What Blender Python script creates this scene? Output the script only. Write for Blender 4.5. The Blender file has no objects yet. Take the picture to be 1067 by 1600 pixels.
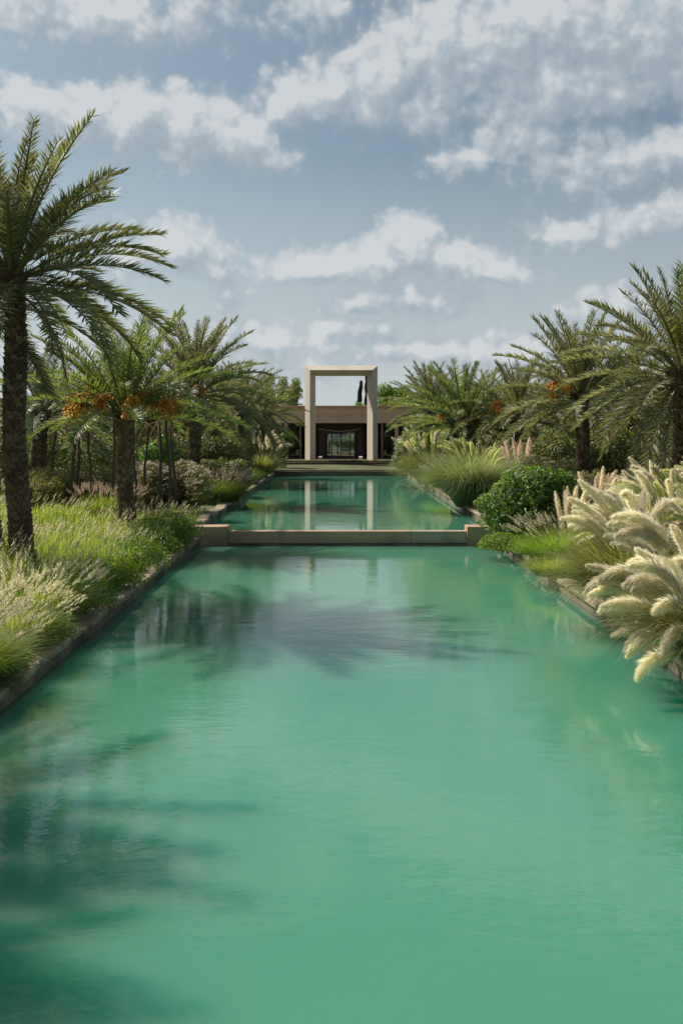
import bpy, math, random
import numpy as np
from mathutils import Vector, Matrix

random.seed(7)
RNG = np.random.default_rng(11)
SC = bpy.context.scene
COL = SC.collection
R = math.radians

# ------------------------------------------------------------------ camera, light, exposure
EYE = 3.4                       # eye height above the lower pool
cam_d = bpy.data.cameras.new('camera')
cam = bpy.data.objects.new('camera', cam_d)
COL.objects.link(cam)
cam.location = (0, 0, EYE)
cam.rotation_euler = (R(90), 0, 0)
cam_d.sensor_fit = 'VERTICAL'
cam_d.sensor_height = 36
cam_d.lens = 36
cam_d.shift_x = 8.5 / 1600
cam_d.shift_y = -127 / 1600
cam_d.clip_end = 3000
SC.camera = cam

SUN_EL, SUN_AZ = R(45), R(-52)          # azimuth from +Y, clockwise
SUN_DIR = Vector((math.sin(SUN_AZ) * math.cos(SUN_EL), math.cos(SUN_AZ) * math.cos(SUN_EL), math.sin(SUN_EL)))
sun_d = bpy.data.lights.new('sun', 'SUN')
sun_d.energy = 4.4
sun_d.angle = R(0.55)
sun_d.color = (1.0, 0.91, 0.76)
sun = bpy.data.objects.new('sun', sun_d)
COL.objects.link(sun)
sun.rotation_euler = SUN_DIR.to_track_quat('Z', 'Y').to_euler()

vs = SC.view_settings
vs.view_transform = 'Standard'
vs.look = 'None'
vs.gamma = 1
vs.exposure = 0.4
vs.use_curve_mapping = False
SC.render.engine = 'CYCLES'
SC.cycles.use_denoising = True
SC.cycles.max_bounces = 6
SC.cycles.transparent_max_bounces = 14
SC.cycles.caustics_reflective = False
SC.cycles.caustics_refractive = False
SC.cycles.sample_clamp_indirect = 6

# helpers that turn a photo position at a distance into a world position
def PX(px, d): return (px - 525) / 1600 * d
def PZ(py, d): return EYE - (py - 673) / 1600 * d

# ------------------------------------------------------------------ node helpers
def nn(nt, typ, **kw):
    n = nt.nodes.new(typ)
    for k, v in kw.items():
        if k.startswith('i_'):
            key = k[2:]
            n.inputs[int(key) if key.isdigit() else key.replace('_', ' ')].default_value = v
        else:
            setattr(n, k, v)
    return n

def math_n(nt, op, a, b=None, c=None, clamp=False):
    n = nt.nodes.new('ShaderNodeMath')
    n.operation = op
    n.use_clamp = clamp
    for i, v in enumerate((a, b, c)):
        if v is None: continue
        if isinstance(v, (int, float)): n.inputs[i].default_value = v
        else: nt.links.new(v, n.inputs[i])
    return n.outputs[0]

def ramp(nt, fac, stops, interp='LINEAR'):
    n = nt.nodes.new('ShaderNodeValToRGB')
    n.color_ramp.interpolation = interp
    e = n.color_ramp.elements
    while len(e) < len(stops): e.new(0.5)
    for i, (p, c) in enumerate(stops):
        e[i].position = p
        e[i].color = tuple(c) + (1,) if len(c) == 3 else c
    nt.links.new(fac, n.inputs[0])
    return n.outputs[0]

def mixc(nt, fac, a, b, blend='MIX'):
    n = nt.nodes.new('ShaderNodeMix')
    n.data_type = 'RGBA'
    n.blend_type = blend
    for sock, v in ((n.inputs[0], fac), (n.inputs[6], a), (n.inputs[7], b)):
        if isinstance(v, (int, float)): sock.default_value = v
        elif isinstance(v, tuple): sock.default_value = v if len(v) == 4 else v + (1,)
        else: nt.links.new(v, sock)
    return n.outputs[2]

# ------------------------------------------------------------------ world: sky with clouds
def make_world():
    w = bpy.data.worlds.new('World')
    SC.world = w
    w.use_nodes = True
    w.cycles.sampling_method = 'MANUAL'; w.cycles.sample_map_resolution = 512
    nt = w.node_tree
    nt.nodes.clear()
    L = nt.links.new
    out = nn(nt, 'ShaderNodeOutputWorld')
    bg = nn(nt, 'ShaderNodeBackground')
    bg.inputs[1].default_value = 0.1
    L(bg.outputs[0], out.inputs[0])
    sky = nn(nt, 'ShaderNodeTexSky')
    sky.sky_type = 'NISHITA'
    sky.sun_disc = False
    sky.sun_elevation = SUN_EL
    sky.sun_rotation = SUN_AZ
    sky.air_density = 1.0
    sky.dust_density = 2.0
    sky.ozone_density = 1.5
    hsv = nn(nt, 'ShaderNodeHueSaturation')
    hsv.inputs['Saturation'].default_value = 0.66
    hsv.inputs['Value'].default_value = 1.0
    L(sky.outputs[0], hsv.inputs['Color'])
    tint = mixc(nt, 1.0, hsv.outputs[0], (.455, .545, .56), 'MULTIPLY')

    # cloud density as a function of direction (azimuth, elevation in degrees)
    g = bpy.data.node_groups.new('cloud_density', 'ShaderNodeTree')
    g.interface.new_socket('P', in_out='INPUT', socket_type='NodeSocketVector')
    g.interface.new_socket('D', in_out='OUTPUT', socket_type='NodeSocketFloat')
    gi = nn(g, 'NodeGroupInput'); go = nn(g, 'NodeGroupOutput')
    GL = g.links.new
    n1 = nn(g, 'ShaderNodeTexNoise'); n1.noise_dimensions = '2D'
    n1.inputs['Scale'].default_value = 0.42; n1.inputs['Detail'].default_value = 3; n1.inputs['Roughness'].default_value = 0.5
    GL(gi.outputs[0], n1.inputs['Vector'])
    sub = nn(g, 'ShaderNodeVectorMath', operation='SUBTRACT'); GL(n1.outputs['Color'], sub.inputs[0]); sub.inputs[1].default_value = (.5, .5, .5)
    scl = nn(g, 'ShaderNodeVectorMath', operation='MULTIPLY'); GL(sub.outputs[0], scl.inputs[0]); scl.inputs[1].default_value = (.9, .9, 0)
    add = nn(g, 'ShaderNodeVectorMath', operation='ADD'); GL(gi.outputs[0], add.inputs[0]); GL(scl.outputs[0], add.inputs[1])
    P = add.outputs[0]
    # (photo x, y, half width, half height, weight): the cumulus banks in view
    blobs = [(455,158,70,40,1),(520,140,80,48,1.1),(600,125,100,66,1.15),(690,90,110,74,1.2),(780,70,120,84,1.2),(880,60,130,88,1.25),(990,75,150,100,1.3),(1110,110,150,100,1.2),(900,150,260,52,1.2),(640,165,150,40,1),
             (720,245,80,26,.8),(820,232,150,34,.9),(960,262,190,44,.95),(1080,255,150,58,.95),(880,372,90,24,.8),(980,360,110,36,.9),(1080,345,110,40,.9),
             (120,195,80,42,1.1),(210,200,100,58,1.2),(300,205,95,56,1.2),(380,228,70,38,1.1),(425,248,44,22,.9),(30,190,90,42,1),(-70,200,110,45,.9),
             (280,392,66,42,.95),(225,400,60,38,.8),(330,420,50,34,.8),(360,462,60,24,.7),
             (640,385,62,44,1.05),(700,410,80,36,1),(590,410,80,34,1),(500,420,110,28,.95),(770,430,80,22,.8),(650,468,160,26,.95),(560,472,90,22,.8),
             (180,38,200,42,.95),(60,35,120,46,.95),(300,20,90,40,.85),(480,18,85,34,.85),(330,-40,200,40,.7),
             (420,530,180,24,.75),(560,520,120,26,.8),(680,548,200,28,.85),(800,560,140,34,.75),(980,480,120,26,.5),(120,560,140,40,.75),(450,575,220,24,.7)]
    cur = None
    for (bx, by, rx, ry, wt) in blobs:
        az = math.degrees(math.atan((bx - 525) / 1600))
        el = math.degrees(math.atan((673 - by) / 1600))
        k = 180 / math.pi / 1600
        s = nn(g, 'ShaderNodeVectorMath', operation='SUBTRACT'); GL(P, s.inputs[0]); s.inputs[1].default_value = (az, el, 0)
        m = nn(g, 'ShaderNodeVectorMath', operation='MULTIPLY'); GL(s.outputs[0], m.inputs[0]); m.inputs[1].default_value = (1 / (rx * k * 1.28), 1 / (ry * k * 1.62), 0)
        d = nn(g, 'ShaderNodeVectorMath', operation='LENGTH'); GL(m.outputs[0], d.inputs[0])
        v = math_n(g, 'MULTIPLY_ADD', d.outputs['Value'], -wt, wt)
        cur = v if cur is None else math_n(g, 'SMOOTH_MAX', cur, v, 0.25)
    # the rest of the dome: clouds of the same cover from noise, away from the banks above
    sp = nn(g, 'ShaderNodeSeparateXYZ'); GL(gi.outputs[0], sp.inputs[0])
    aa = math_n(g, 'ABSOLUTE', sp.outputs[0])
    far1 = math_n(g, 'MULTIPLY_ADD', aa, 0.1, -2.4, clamp=True)
    far2 = math_n(g, 'MULTIPLY_ADD', sp.outputs[1], 0.1, -2.6, clamp=True)
    far = math_n(g, 'MAXIMUM', far1, far2)
    n2 = nn(g, 'ShaderNodeTexNoise'); n2.noise_dimensions = '2D'
    n2.inputs['Scale'].default_value = 0.075; n2.inputs['Detail'].default_value = 5
    GL(gi.outputs[0], n2.inputs['Vector'])
    o = math_n(g, 'MULTIPLY_ADD', n2.outputs[0], 3.2, -1.75)
    o = math_n(g, 'MULTIPLY', o, far)
    o = math_n(g, 'MULTIPLY_ADD', far, 1.0, math_n(g, 'SUBTRACT', o, 1.0))
    cur = math_n(g, 'MAXIMUM', cur, o)
    n3 = nn(g, 'ShaderNodeTexNoise'); n3.noise_dimensions = '2D'
    n3.inputs['Scale'].default_value = 0.75; n3.inputs['Detail'].default_value = 4; n3.inputs['Roughness'].default_value = 0.55
    GL(P, n3.inputs['Vector'])
    cur = math_n(g, 'ADD', cur, math_n(g, 'MULTIPLY_ADD', n3.outputs[0], 0.36, -0.10))
    # cauliflower billows
    vo = nn(g, 'ShaderNodeTexVoronoi'); vo.voronoi_dimensions = '2D'; vo.feature = 'SMOOTH_F1'
    vo.inputs['Scale'].default_value = 0.55; vo.inputs['Detail'].default_value = 2; vo.inputs['Roughness'].default_value = .6; vo.inputs['Smoothness'].default_value = .6
    GL(P, vo.inputs['Vector'])
    cur = math_n(g, 'ADD', cur, math_n(g, 'MULTIPLY_ADD', vo.outputs['Distance'], -0.5, 0.24))
    GL(cur, go.inputs[0])

    tc = nn(nt, 'ShaderNodeTexCoord')
    sep = nn(nt, 'ShaderNodeSeparateXYZ'); L(tc.outputs['Generated'], sep.inputs[0])
    az = math_n(nt, 'ARCTAN2', sep.outputs[0], sep.outputs[1])
    hyp = math_n(nt, 'SQRT', math_n(nt, 'ADD', math_n(nt, 'MULTIPLY', sep.outputs[0], sep.outputs[0]), math_n(nt, 'MULTIPLY', sep.outputs[1], sep.outputs[1])))
    el = math_n(nt, 'ARCTAN2', sep.outputs[2], hyp)
    cmb = nn(nt, 'ShaderNodeCombineXYZ')
    L(math_n(nt, 'MULTIPLY', az, 180 / math.pi), cmb.inputs[0])
    L(math_n(nt, 'MULTIPLY', el, 180 / math.pi), cmb.inputs[1])
    d1 = nn(nt, 'ShaderNodeGroup'); d1.node_tree = g; L(cmb.outputs[0], d1.inputs[0])
    off = nn(nt, 'ShaderNodeVectorMath', operation='ADD'); L(cmb.outputs[0], off.inputs[0]); off.inputs[1].default_value = (-0.7, 1.7, 0)
    d2 = nn(nt, 'ShaderNodeGroup'); d2.node_tree = g; L(off.outputs[0], d2.inputs[0])
    under = math_n(nt, 'SUBTRACT', d2.outputs[0], d1.outputs[0])
    soft = math_n(nt, 'MULTIPLY_ADD', math_n(nt, 'MAXIMUM', under, 0.0), 1.0, 0.5)      # crisp tops, bases that dissolve
    mask = nn(nt, 'ShaderNodeMapRange'); mask.interpolation_type = 'SMOOTHSTEP'
    L(d1.outputs[0], mask.inputs[0]); mask.inputs[1].default_value = -0.06; L(soft, mask.inputs[2])
    off3 = nn(nt, 'ShaderNodeVectorMath', operation='ADD'); L(cmb.outputs[0], off3.inputs[0]); off3.inputs[1].default_value = (-0.4, 0.55, 0)
    d3 = nn(nt, 'ShaderNodeGroup'); d3.node_tree = g; L(off3.outputs[0], d3.inputs[0])
    fine = math_n(nt, 'SUBTRACT', d1.outputs[0], d3.outputs[0])
    lit = math_n(nt, 'MULTIPLY_ADD', under, -.62, math_n(nt, 'MULTIPLY_ADD', fine, .8, 0.42), clamp=True)
    thick = nn(nt, 'ShaderNodeMapRange'); L(d2.outputs[0], thick.inputs[0]); thick.inputs[1].default_value = 0.2; thick.inputs[2].default_value = 1.0
    lit2 = math_n(nt, 'SUBTRACT', lit, math_n(nt, 'MULTIPLY', thick.outputs[0], 0.2), clamp=True)
    ccol = ramp(nt, lit2, [(0.0, (2.75, 3.25, 3.72)), (0.4, (3.3, 3.8, 4.2)), (0.85, (4.9, 5.1, 5.25))])
    low = nn(nt, 'ShaderNodeMapRange'); L(el, low.inputs[0]); low.inputs[1].default_value = 0.0; low.inputs[2].default_value = 0.26
    low.inputs[3].default_value = 0.95; low.inputs[4].default_value = 0.0
    skyc = mixc(nt, low.outputs[0], tint, (4.6, 4.95, 5.2))
    f = math_n(nt, 'MULTIPLY', mask.outputs[0], 0.9)
    L(mixc(nt, f, skyc, ccol), bg.inputs[0])
make_world()

# ------------------------------------------------------------------ object helpers
def newmesh(name, V, F, mats=None, fm=None, smooth=False):
    """V (n,3); F list of int arrays (m,k); fm: material index per array"""
    me = bpy.data.meshes.new(name)
    V = np.asarray(V, dtype=np.float32)
    F = [np.asarray(f, dtype=np.int32) for f in F if len(f)]
    me.vertices.add(len(V))
    me.vertices.foreach_set('co', V.ravel())
    loops = np.concatenate([f.ravel() for f in F])
    sizes = np.concatenate([np.full(len(f), f.shape[1], dtype=np.int32) for f in F])
    starts = np.concatenate([[0], np.cumsum(sizes)[:-1]]).astype(np.int32)
    me.loops.add(len(loops))
    me.loops.foreach_set('vertex_index', loops)
    me.polygons.add(len(sizes))
    me.polygons.foreach_set('loop_start', starts)
    me.polygons.foreach_set('loop_total', sizes)
    if fm is not None:
        mi = np.concatenate([np.full(len(f), m, dtype=np.int32) for f, m in zip(F, fm)])
        me.polygons.foreach_set('material_index', mi)
    if smooth:
        me.polygons.foreach_set('use_smooth', np.ones(len(sizes), dtype=bool))
    me.update(calc_edges=True)
    me.validate()
    for m in (mats or []): me.materials.append(m)
    return me

class MB:
    """collects simple solids into one mesh"""
    def __init__(s): s.v = []; s.f = []; s.n = 0
    def add(s, vs, fs):
        s.v.extend([tuple(v) for v in vs])
        s.f.extend([tuple(i + s.n for i in f) for f in fs]); s.n += len(vs)
    def box(s, x0, x1, y0, y1, z0, z1):
        vs = [(x, y, z) for z in (z0, z1) for y in (y0, y1) for x in (x0, x1)]
        s.add(vs, [(0,2,3,1),(4,5,7,6),(0,1,5,4),(2,6,7,3),(0,4,6,2),(1,3,7,5)])
    def tube(s, pts, rad, n=6, cap=True):
        pts = [Vector(p) for p in pts]; rows = []
        for i, p in enumerate(pts):
            t = (pts[min(i+1, len(pts)-1)] - pts[max(i-1, 0)]).normalized()
            a = t.orthogonal().normalized() if abs(t.z) < .9 else Vector((1,0,0)).cross(t).normalized()
            b = t.cross(a); r = rad[i] if hasattr(rad, '__len__') else rad
            rows.append([p + (a*math.cos(2*math.pi*k/n) + b*math.sin(2*math.pi*k/n))*r for k in range(n)])
        vs = [v for r_ in rows for v in r_]; fs = []
        for i in range(len(pts)-1):
            for k in range(n):
                fs.append((i*n+k, i*n+(k+1)%n, (i+1)*n+(k+1)%n, (i+1)*n+k))
        if cap:
            fs.append(tuple(range(n))[::-1]); fs.append(tuple((len(pts)-1)*n+k for k in range(n)))
        s.add(vs, fs)
    def mesh(s, name, mat, smooth=False):
        me = bpy.data.meshes.new(name)
        me.from_pydata(s.v, [], s.f); me.update()
        if mat: me.materials.append(mat)
        if smooth: me.polygons.foreach_set('use_smooth', [True]*len(me.polygons))
        return me
    def obj(s, name, mat, parent=None, bevel=0, smooth=False):
        o = link(name, s.mesh(name, mat, smooth), parent)
        if bevel:
            b = o.modifiers.new('bevel', 'BEVEL'); b.width = bevel; b.segments = 2; b.limit_method = 'ANGLE'
        return o

def link(name, me, parent=None, loc=None):
    o = bpy.data.objects.new(name, me)
    COL.objects.link(o)
    if parent: o.parent = parent
    if loc is not None: o.location = loc
    return o

def tag(o, label=None, cat=None, group=None, kind=None):
    for k, v in (('label', label), ('category', cat), ('group', group), ('kind', kind)):
        if v: o[k] = v
    return o

def thing(name, label, cat, loc, group=None, rotz=0):
    o = bpy.data.objects.new(name, None)
    COL.objects.link(o)
    o.location = loc; o.rotation_euler = (0, 0, rotz)
    o.empty_display_size = 0.2
    return tag(o, label, cat, group)

def struct(o, label=None): return tag(o, label=label, kind='structure')

# ------------------------------------------------------------------ materials
def mat_new(name):
    m = bpy.data.materials.new(name); m.use_nodes = True
    nt = m.node_tree; nt.nodes.clear()
    return m, nt, nn(nt, 'ShaderNodeOutputMaterial')

def mat_solid(name, c1, c2, scale=3.0, rough=0.85, bump=0.15, bscale=40, stain=None, stretch=(1,1,1)):
    m, nt, out = mat_new(name); L = nt.links.new
    tc = nn(nt, 'ShaderNodeTexCoord')
    geo = nn(nt, 'ShaderNodeNewGeometry')
    mp = nn(nt, 'ShaderNodeMapping'); L(geo.outputs['Position'], mp.inputs[0]); mp.inputs['Scale'].default_value = stretch
    n = nn(nt, 'ShaderNodeTexNoise'); n.inputs['Scale'].default_value = scale; n.inputs['Detail'].default_value = 8; n.inputs['Roughness'].default_value = .65
    L(mp.outputs[0], n.inputs['Vector'])
    col = ramp(nt, n.outputs[0], [(.3, c1), (.7, c2)])
    if stain:
        n2 = nn(nt, 'ShaderNodeTexNoise'); n2.inputs['Scale'].default_value = scale * .35; n2.inputs['Detail'].default_value = 6
        L(mp.outputs[0], n2.inputs['Vector'])
        f = ramp(nt, n2.outputs[0], [(.48, (0,0,0)), (.64, (1,1,1))])
        col = mixc(nt, f, col, stain)
    p = nn(nt, 'ShaderNodeBsdfPrincipled'); L(col, p.inputs['Base Color']); p.inputs['Roughness'].default_value = rough
    nb = nn(nt, 'ShaderNodeTexNoise'); nb.inputs['Scale'].default_value = bscale; nb.inputs['Detail'].default_value = 6
    L(mp.outputs[0], nb.inputs['Vector'])
    b = nn(nt, 'ShaderNodeBump'); b.inputs['Strength'].default_value = bump; b.inputs['Distance'].default_value = .03
    L(nb.outputs[0], b.inputs['Height']); L(b.outputs[0], p.inputs['Normal'])
    L(p.outputs[0], out.inputs[0])
    return m

def mat_leaf(name, cols, trans=.35, tcol=None, rough=.5, spec=.4, patch=None, sheer=0):
    """colour differs from leaf to leaf (each leaf is an island of the mesh) and a little from plant to plant"""
    m, nt, out = mat_new(name); L = nt.links.new
    geo = nn(nt, 'ShaderNodeNewGeometry')
    k = len(cols)
    fac = geo.outputs['Random Per Island']
    if patch:
        n = nn(nt, 'ShaderNodeTexNoise'); n.inputs['Scale'].default_value = patch; n.inputs['Detail'].default_value = 3
        L(geo.outputs['Position'], n.inputs['Vector'])
        nf = math_n(nt, 'MULTIPLY_ADD', n.outputs[0], 2.6, -.8)
        fac = math_n(nt, 'ADD', math_n(nt, 'MULTIPLY', fac, .45), math_n(nt, 'MULTIPLY', nf, .55), clamp=True)
    col = ramp(nt, fac, [(i / max(1, k - 1), c) for i, c in enumerate(cols)])
    oi = nn(nt, 'ShaderNodeObjectInfo')
    hs = nn(nt, 'ShaderNodeHueSaturation')
    L(math_n(nt, 'MULTIPLY_ADD', oi.outputs['Random'], .024, .488), hs.inputs['Hue'])
    L(math_n(nt, 'MULTIPLY_ADD', oi.outputs['Random'], .34, .83), hs.inputs['Value'])
    L(col, hs.inputs['Color'])
    p = nn(nt, 'ShaderNodeBsdfPrincipled'); L(hs.outputs[0], p.inputs['Base Color'])
    p.inputs['Roughness'].default_value = rough; p.inputs['Specular IOR Level'].default_value = spec
    t = nn(nt, 'ShaderNodeBsdfTranslucent')
    tc = mixc(nt, 1.0, hs.outputs[0], tcol or (1.5, 1.55, .7), 'MULTIPLY')
    L(tc, t.inputs[0])
    mx = nn(nt, 'ShaderNodeMixShader'); mx.inputs[0].default_value = trans
    L(p.outputs[0], mx.inputs[1]); L(t.outputs[0], mx.inputs[2])
    if sheer:
        tr = nn(nt, 'ShaderNodeBsdfTransparent'); m2 = nn(nt, 'ShaderNodeMixShader'); m2.inputs[0].default_value = sheer
        L(mx.outputs[0], m2.inputs[1]); L(tr.outputs[0], m2.inputs[2]); mx = m2
    L(mx.outputs[0], out.inputs[0])
    return m

M = {}
M['frond'] = mat_leaf('palm_leaf', [(0.126,0.140,0.065), (0.180,0.190,0.099), (0.253,0.248,0.143), (0.361,0.314,0.209)], .32, (1.4,1.5,.7), .5, .4)
M['frond_blue'] = mat_leaf('palm_leaf_grey', [(0.139,0.175,0.108), (0.196,0.224,0.145), (0.267,0.273,0.186)], .3, (1.2,1.4,.8), .5, .4)
M['frond_green'] = mat_leaf('palm_leaf_fresh', [(0.119,0.162,0.058), (0.170,0.215,0.080), (0.239,0.268,0.125), (0.342,0.322,0.211)], .36, (1.4,1.55,.6), .5, .4)
M['frond_dry'] = mat_leaf('palm_leaf_dry', [(.2,.14,.075), (.3,.22,.12), (.4,.32,.19)], .25, (1.2,1.1,.8), .7, .2)
M['rachis'] = mat_leaf('palm_rib', [(.16,.17,.06), (.24,.21,.10)], .0, None, .5, .4)
M['trunk'] = mat_solid('palm_bark', (.075,.054,.038), (.17,.125,.088), 9, .95, .5, 60, (.18,.14,.10))
M['boot'] = mat_leaf('palm_leaf_base', [(0.093,0.068,0.047), (0.161,0.115,0.077), (0.270,0.203,0.143)], 0, None, .9, .1)
M['date'] = mat_leaf('date_fruit', [(0.635,0.231,0.033), (0.855,0.374,0.055), (0.920,0.495,0.099)], .1, (1.2,1,.6), .45, .4)
M['date_dark'] = mat_leaf('ripe_date_fruit', [(.16,.05,.02), (.25,.07,.03), (.4,.13,.03)], .1, (1.2,1,.6), .45, .4)
M['date_stem'] = mat_leaf('date_stalk', [(.6,.36,.10), (.68,.45,.16)], .1, None, .6, .3)
M['grass'] = mat_leaf('meadow_grass', [(0.176,0.195,0.071), (0.250,0.288,0.096), (0.339,0.380,0.131), (0.442,0.417,0.240)], .55, (1.35,1.5,.5), .6, .25, patch=.5)
M['grass_dark'] = mat_leaf('deep_green_grass', [(0.132,0.169,0.055), (0.182,0.230,0.073), (0.249,0.300,0.111)], .45, (1.3,1.5,.5), .6, .25)  # darker green than the meadow grass
M['grass_lime'] = mat_leaf('lime_grass', [(0.168,0.230,0.056), (0.231,0.310,0.080), (0.294,0.360,0.120)], .55, (1.3,1.45,.5), .6, .25)
M['grass_tan'] = mat_leaf('dry_tuft', [(.13,.10,.045), (.2,.15,.07), (.26,.2,.10)], .35, (1.2,1.1,.8), .7, .2)
M['seed'] = mat_leaf('grass_seed_head', [(.5,.45,.30), (.62,.57,.42), (.72,.67,.53)], .55, (1.1,1.05,.9), .8, .15)
M['seed_pink'] = mat_leaf('pink_seed_head', [(.40,.31,.23), (.52,.41,.33), (.62,.53,.43)], .45, (1.1,1.0,.9), .8, .15)
M['pampas_leaf'] = mat_leaf('pampas_blade', [(0.161,0.183,0.061), (0.233,0.248,0.099), (0.320,0.320,0.153), (0.437,0.407,0.218)], .45, (1.3,1.35,.6), .55, .3)
M['pampas_silver'] = mat_leaf('pampas_silver_blade', [(0.196,0.224,0.098), (0.276,0.299,0.161), (0.380,0.391,0.230)], .45, (1.2,1.25,.7), .55, .35)
M['plume'] = mat_leaf('pampas_plume_cream', [(0.775,0.720,0.558), (0.847,0.800,0.651), (0.918,0.885,0.763)], .7, (1.05,1.03,.96), .9, .1, sheer=.36)
M['plume_green'] = mat_leaf('pampas_plume_green', [(.62,.64,.36), (.72,.73,.47), (.80,.79,.58)], .7, (1.05,1.06,.75), .9, .1, sheer=.36)
M['plume_pink'] = mat_leaf('pampas_plume_pink', [(.70,.56,.49), (.79,.67,.60), (.85,.76,.69)], .7, (1.05,.98,.9), .9, .1, sheer=.36)
M['plume_blush'] = mat_leaf('pampas_plume_blush', [(.78,.69,.56), (.85,.78,.67), (.9,.85,.76)], .7, (1.05,1.0,.9), .9, .1, sheer=.36)
M['shrub'] = mat_leaf('shrub_leaf', [(0.072,0.127,0.030), (0.109,0.184,0.040), (0.157,0.253,0.063), (0.217,0.310,0.101)], .45, (1.3,1.5,.5), .42, .45)
M['shrub_olive'] = mat_leaf('olive_shrub_leaf', [(0.168,0.176,0.061), (0.238,0.237,0.088), (0.335,0.319,0.136)], .4, (1.25,1.3,.6), .55, .3)
M['shrub_dark'] = mat_leaf('dark_shrub_leaf', [(0.123,0.138,0.061), (0.192,0.203,0.086), (0.274,0.276,0.127)], .35, (1.25,1.4,.5), .5, .4)
M['mound'] = mat_leaf('mound_leaf', [(0.095,0.146,0.034), (0.135,0.199,0.046), (0.190,0.276,0.068)], .42, (1.3,1.5,.5), .5, .35)
M['mound_lime'] = mat_leaf('bright_mound_leaf', [(0.127,0.187,0.034), (0.185,0.264,0.048), (0.243,0.330,0.073)], .5, (1.3,1.5,.5), .5, .35)
M['tree_light'] = mat_leaf('yellow_green_leaf', [(0.129,0.161,0.039), (0.209,0.258,0.064), (0.306,0.354,0.113)], .4, (1.3,1.45,.5), .5, .35)
M['tree_fresh'] = mat_leaf('fresh_green_leaf', [(0.098,0.168,0.031), (0.154,0.252,0.049), (0.224,0.336,0.084)], .4, (1.3,1.5,.5), .5, .35)
M['cypress'] = mat_leaf('cypress_leaf', [(0.035,0.042,0.022), (0.056,0.063,0.034), (0.077,0.084,0.048)], .15, None, .6, .2)
M['blossom'] = mat_leaf('pale_blossom', [(.58,.46,.40), (.70,.60,.53), (.78,.72,.66)], .3, (1,1,.95), .8, .1)
M['blossom_tan'] = mat_leaf('faded_blossom', [(.40,.32,.22), (.50,.42,.31), (.58,.52,.40)], .3, (1,1,.9), .8, .1)
M['blossom_white'] = mat_leaf('white_blossom', [(.7,.7,.66), (.8,.8,.77)], .3, (1,1,.95), .7, .1)
M['bark'] = mat_solid('bark', (.06,.045,.03), (.14,.11,.08), 8, .9, .4, 40)
M['soil'] = mat_solid('soil_and_grass', (.05,.06,.018), (.11,.105,.042), 1.6, .95, .6, 30, (.10,.13,.03))
M['stone'] = mat_solid('coping_stone', (.24,.18,.12), (.46,.38,.27), 3.5, .9, .55, 22, (.10,.09,.045))
M['stone_light'] = mat_solid('pale_stained_coping_stone', (.26,.2,.13), (.44,.37,.26), 3.5, .9, .5, 22, (.2,.17,.09))  # coping stone with a paler stain
M['wall'] = mat_solid('pool_wall_plaster', (.16,.125,.085), (.28,.22,.155), 2, .8, .3, 30, (.06,.06,.04))
M['weir_pale'] = mat_solid('weir_plaster_pale', (.42,.315,.235), (.50,.385,.295), 2.2, .75, .2, 35, (.28,.25,.21))
M['wet_shadow'] = mat_solid('wet_shadow_plaster', (.06,.055,.04), (.11,.095,.07), 3, .35, .2, 35)
M['weir'] = mat_solid('weir_plaster', (.42,.26,.17), (.50,.33,.23), 2.2, .75, .2, 35, (.2,.155,.115))
M['portal'] = mat_solid('portal_plaster', (.55,.48,.40), (.62,.55,.465), 1.6, .85, .12, 30, (.50,.435,.36), (1, 1, .22))
M['fascia'] = mat_solid('terracotta_plaster', (.66,.45,.29), (.74,.52,.345), 1.5, .9, .2, 20)
M['fascia_cap'] = mat_solid('ochre_cap', (.5,.31,.17), (.6,.4,.23), 1.5, .9, .2, 20)
M['frieze'] = mat_solid('carved_plaster', (.58,.39,.25), (.66,.46,.30), 3, .9, .2, 30)
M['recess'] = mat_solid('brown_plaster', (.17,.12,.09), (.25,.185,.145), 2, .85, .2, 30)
M['dark_metal'] = mat_solid('dark_bronze', (.025,.02,.018), (.045,.038,.034), 5, .45, .05, 60)
M['step'] = mat_solid('step_stone', (.15,.105,.08), (.22,.165,.125), 2, .85, .25, 30, (.11,.085,.06))
M['tread'] = mat_solid('shaded_tread_stone', (.11,.09,.065), (.16,.13,.095), 2, .85, .25, 30, (.24,.2,.13))  # stone darkened so its colour carries the palm shade on the terrace
M['lantern'] = mat_solid('cream_lantern', (.62,.55,.42), (.7,.63,.5), 5, .7, .1, 60)
M['arc_tone'] = mat_solid('pale_light_arc', (.55,.47,.38), (.65,.56,.46), 5, .8, .1, 60)
M['slat'] = mat_solid('dark_timber', (.07,.05,.04), (.12,.085,.065), 4, .7, .2, 30, stretch=(.3,3,3))

def mat_glass():
    m, nt, out = mat_new('window_glass'); L = nt.links.new
    gl = nn(nt, 'ShaderNodeBsdfGlossy'); gl.inputs['Roughness'].default_value = .02; gl.inputs[0].default_value = (.8,.85,.85,1)
    tr = nn(nt, 'ShaderNodeBsdfTransparent'); tr.inputs[0].default_value = (.62,.66,.62,1)
    fr = nn(nt, 'ShaderNodeFresnel'); fr.inputs[0].default_value = 1.5
    f = math_n(nt, 'ADD', fr.outputs[0], .03)
    mx = nn(nt, 'ShaderNodeMixShader'); L(f, mx.inputs[0]); L(tr.outputs[0], mx.inputs[1]); L(gl.outputs[0], mx.inputs[2])
    L(mx.outputs[0], out.inputs[0])
    return m
M['glass'] = mat_glass()

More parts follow.
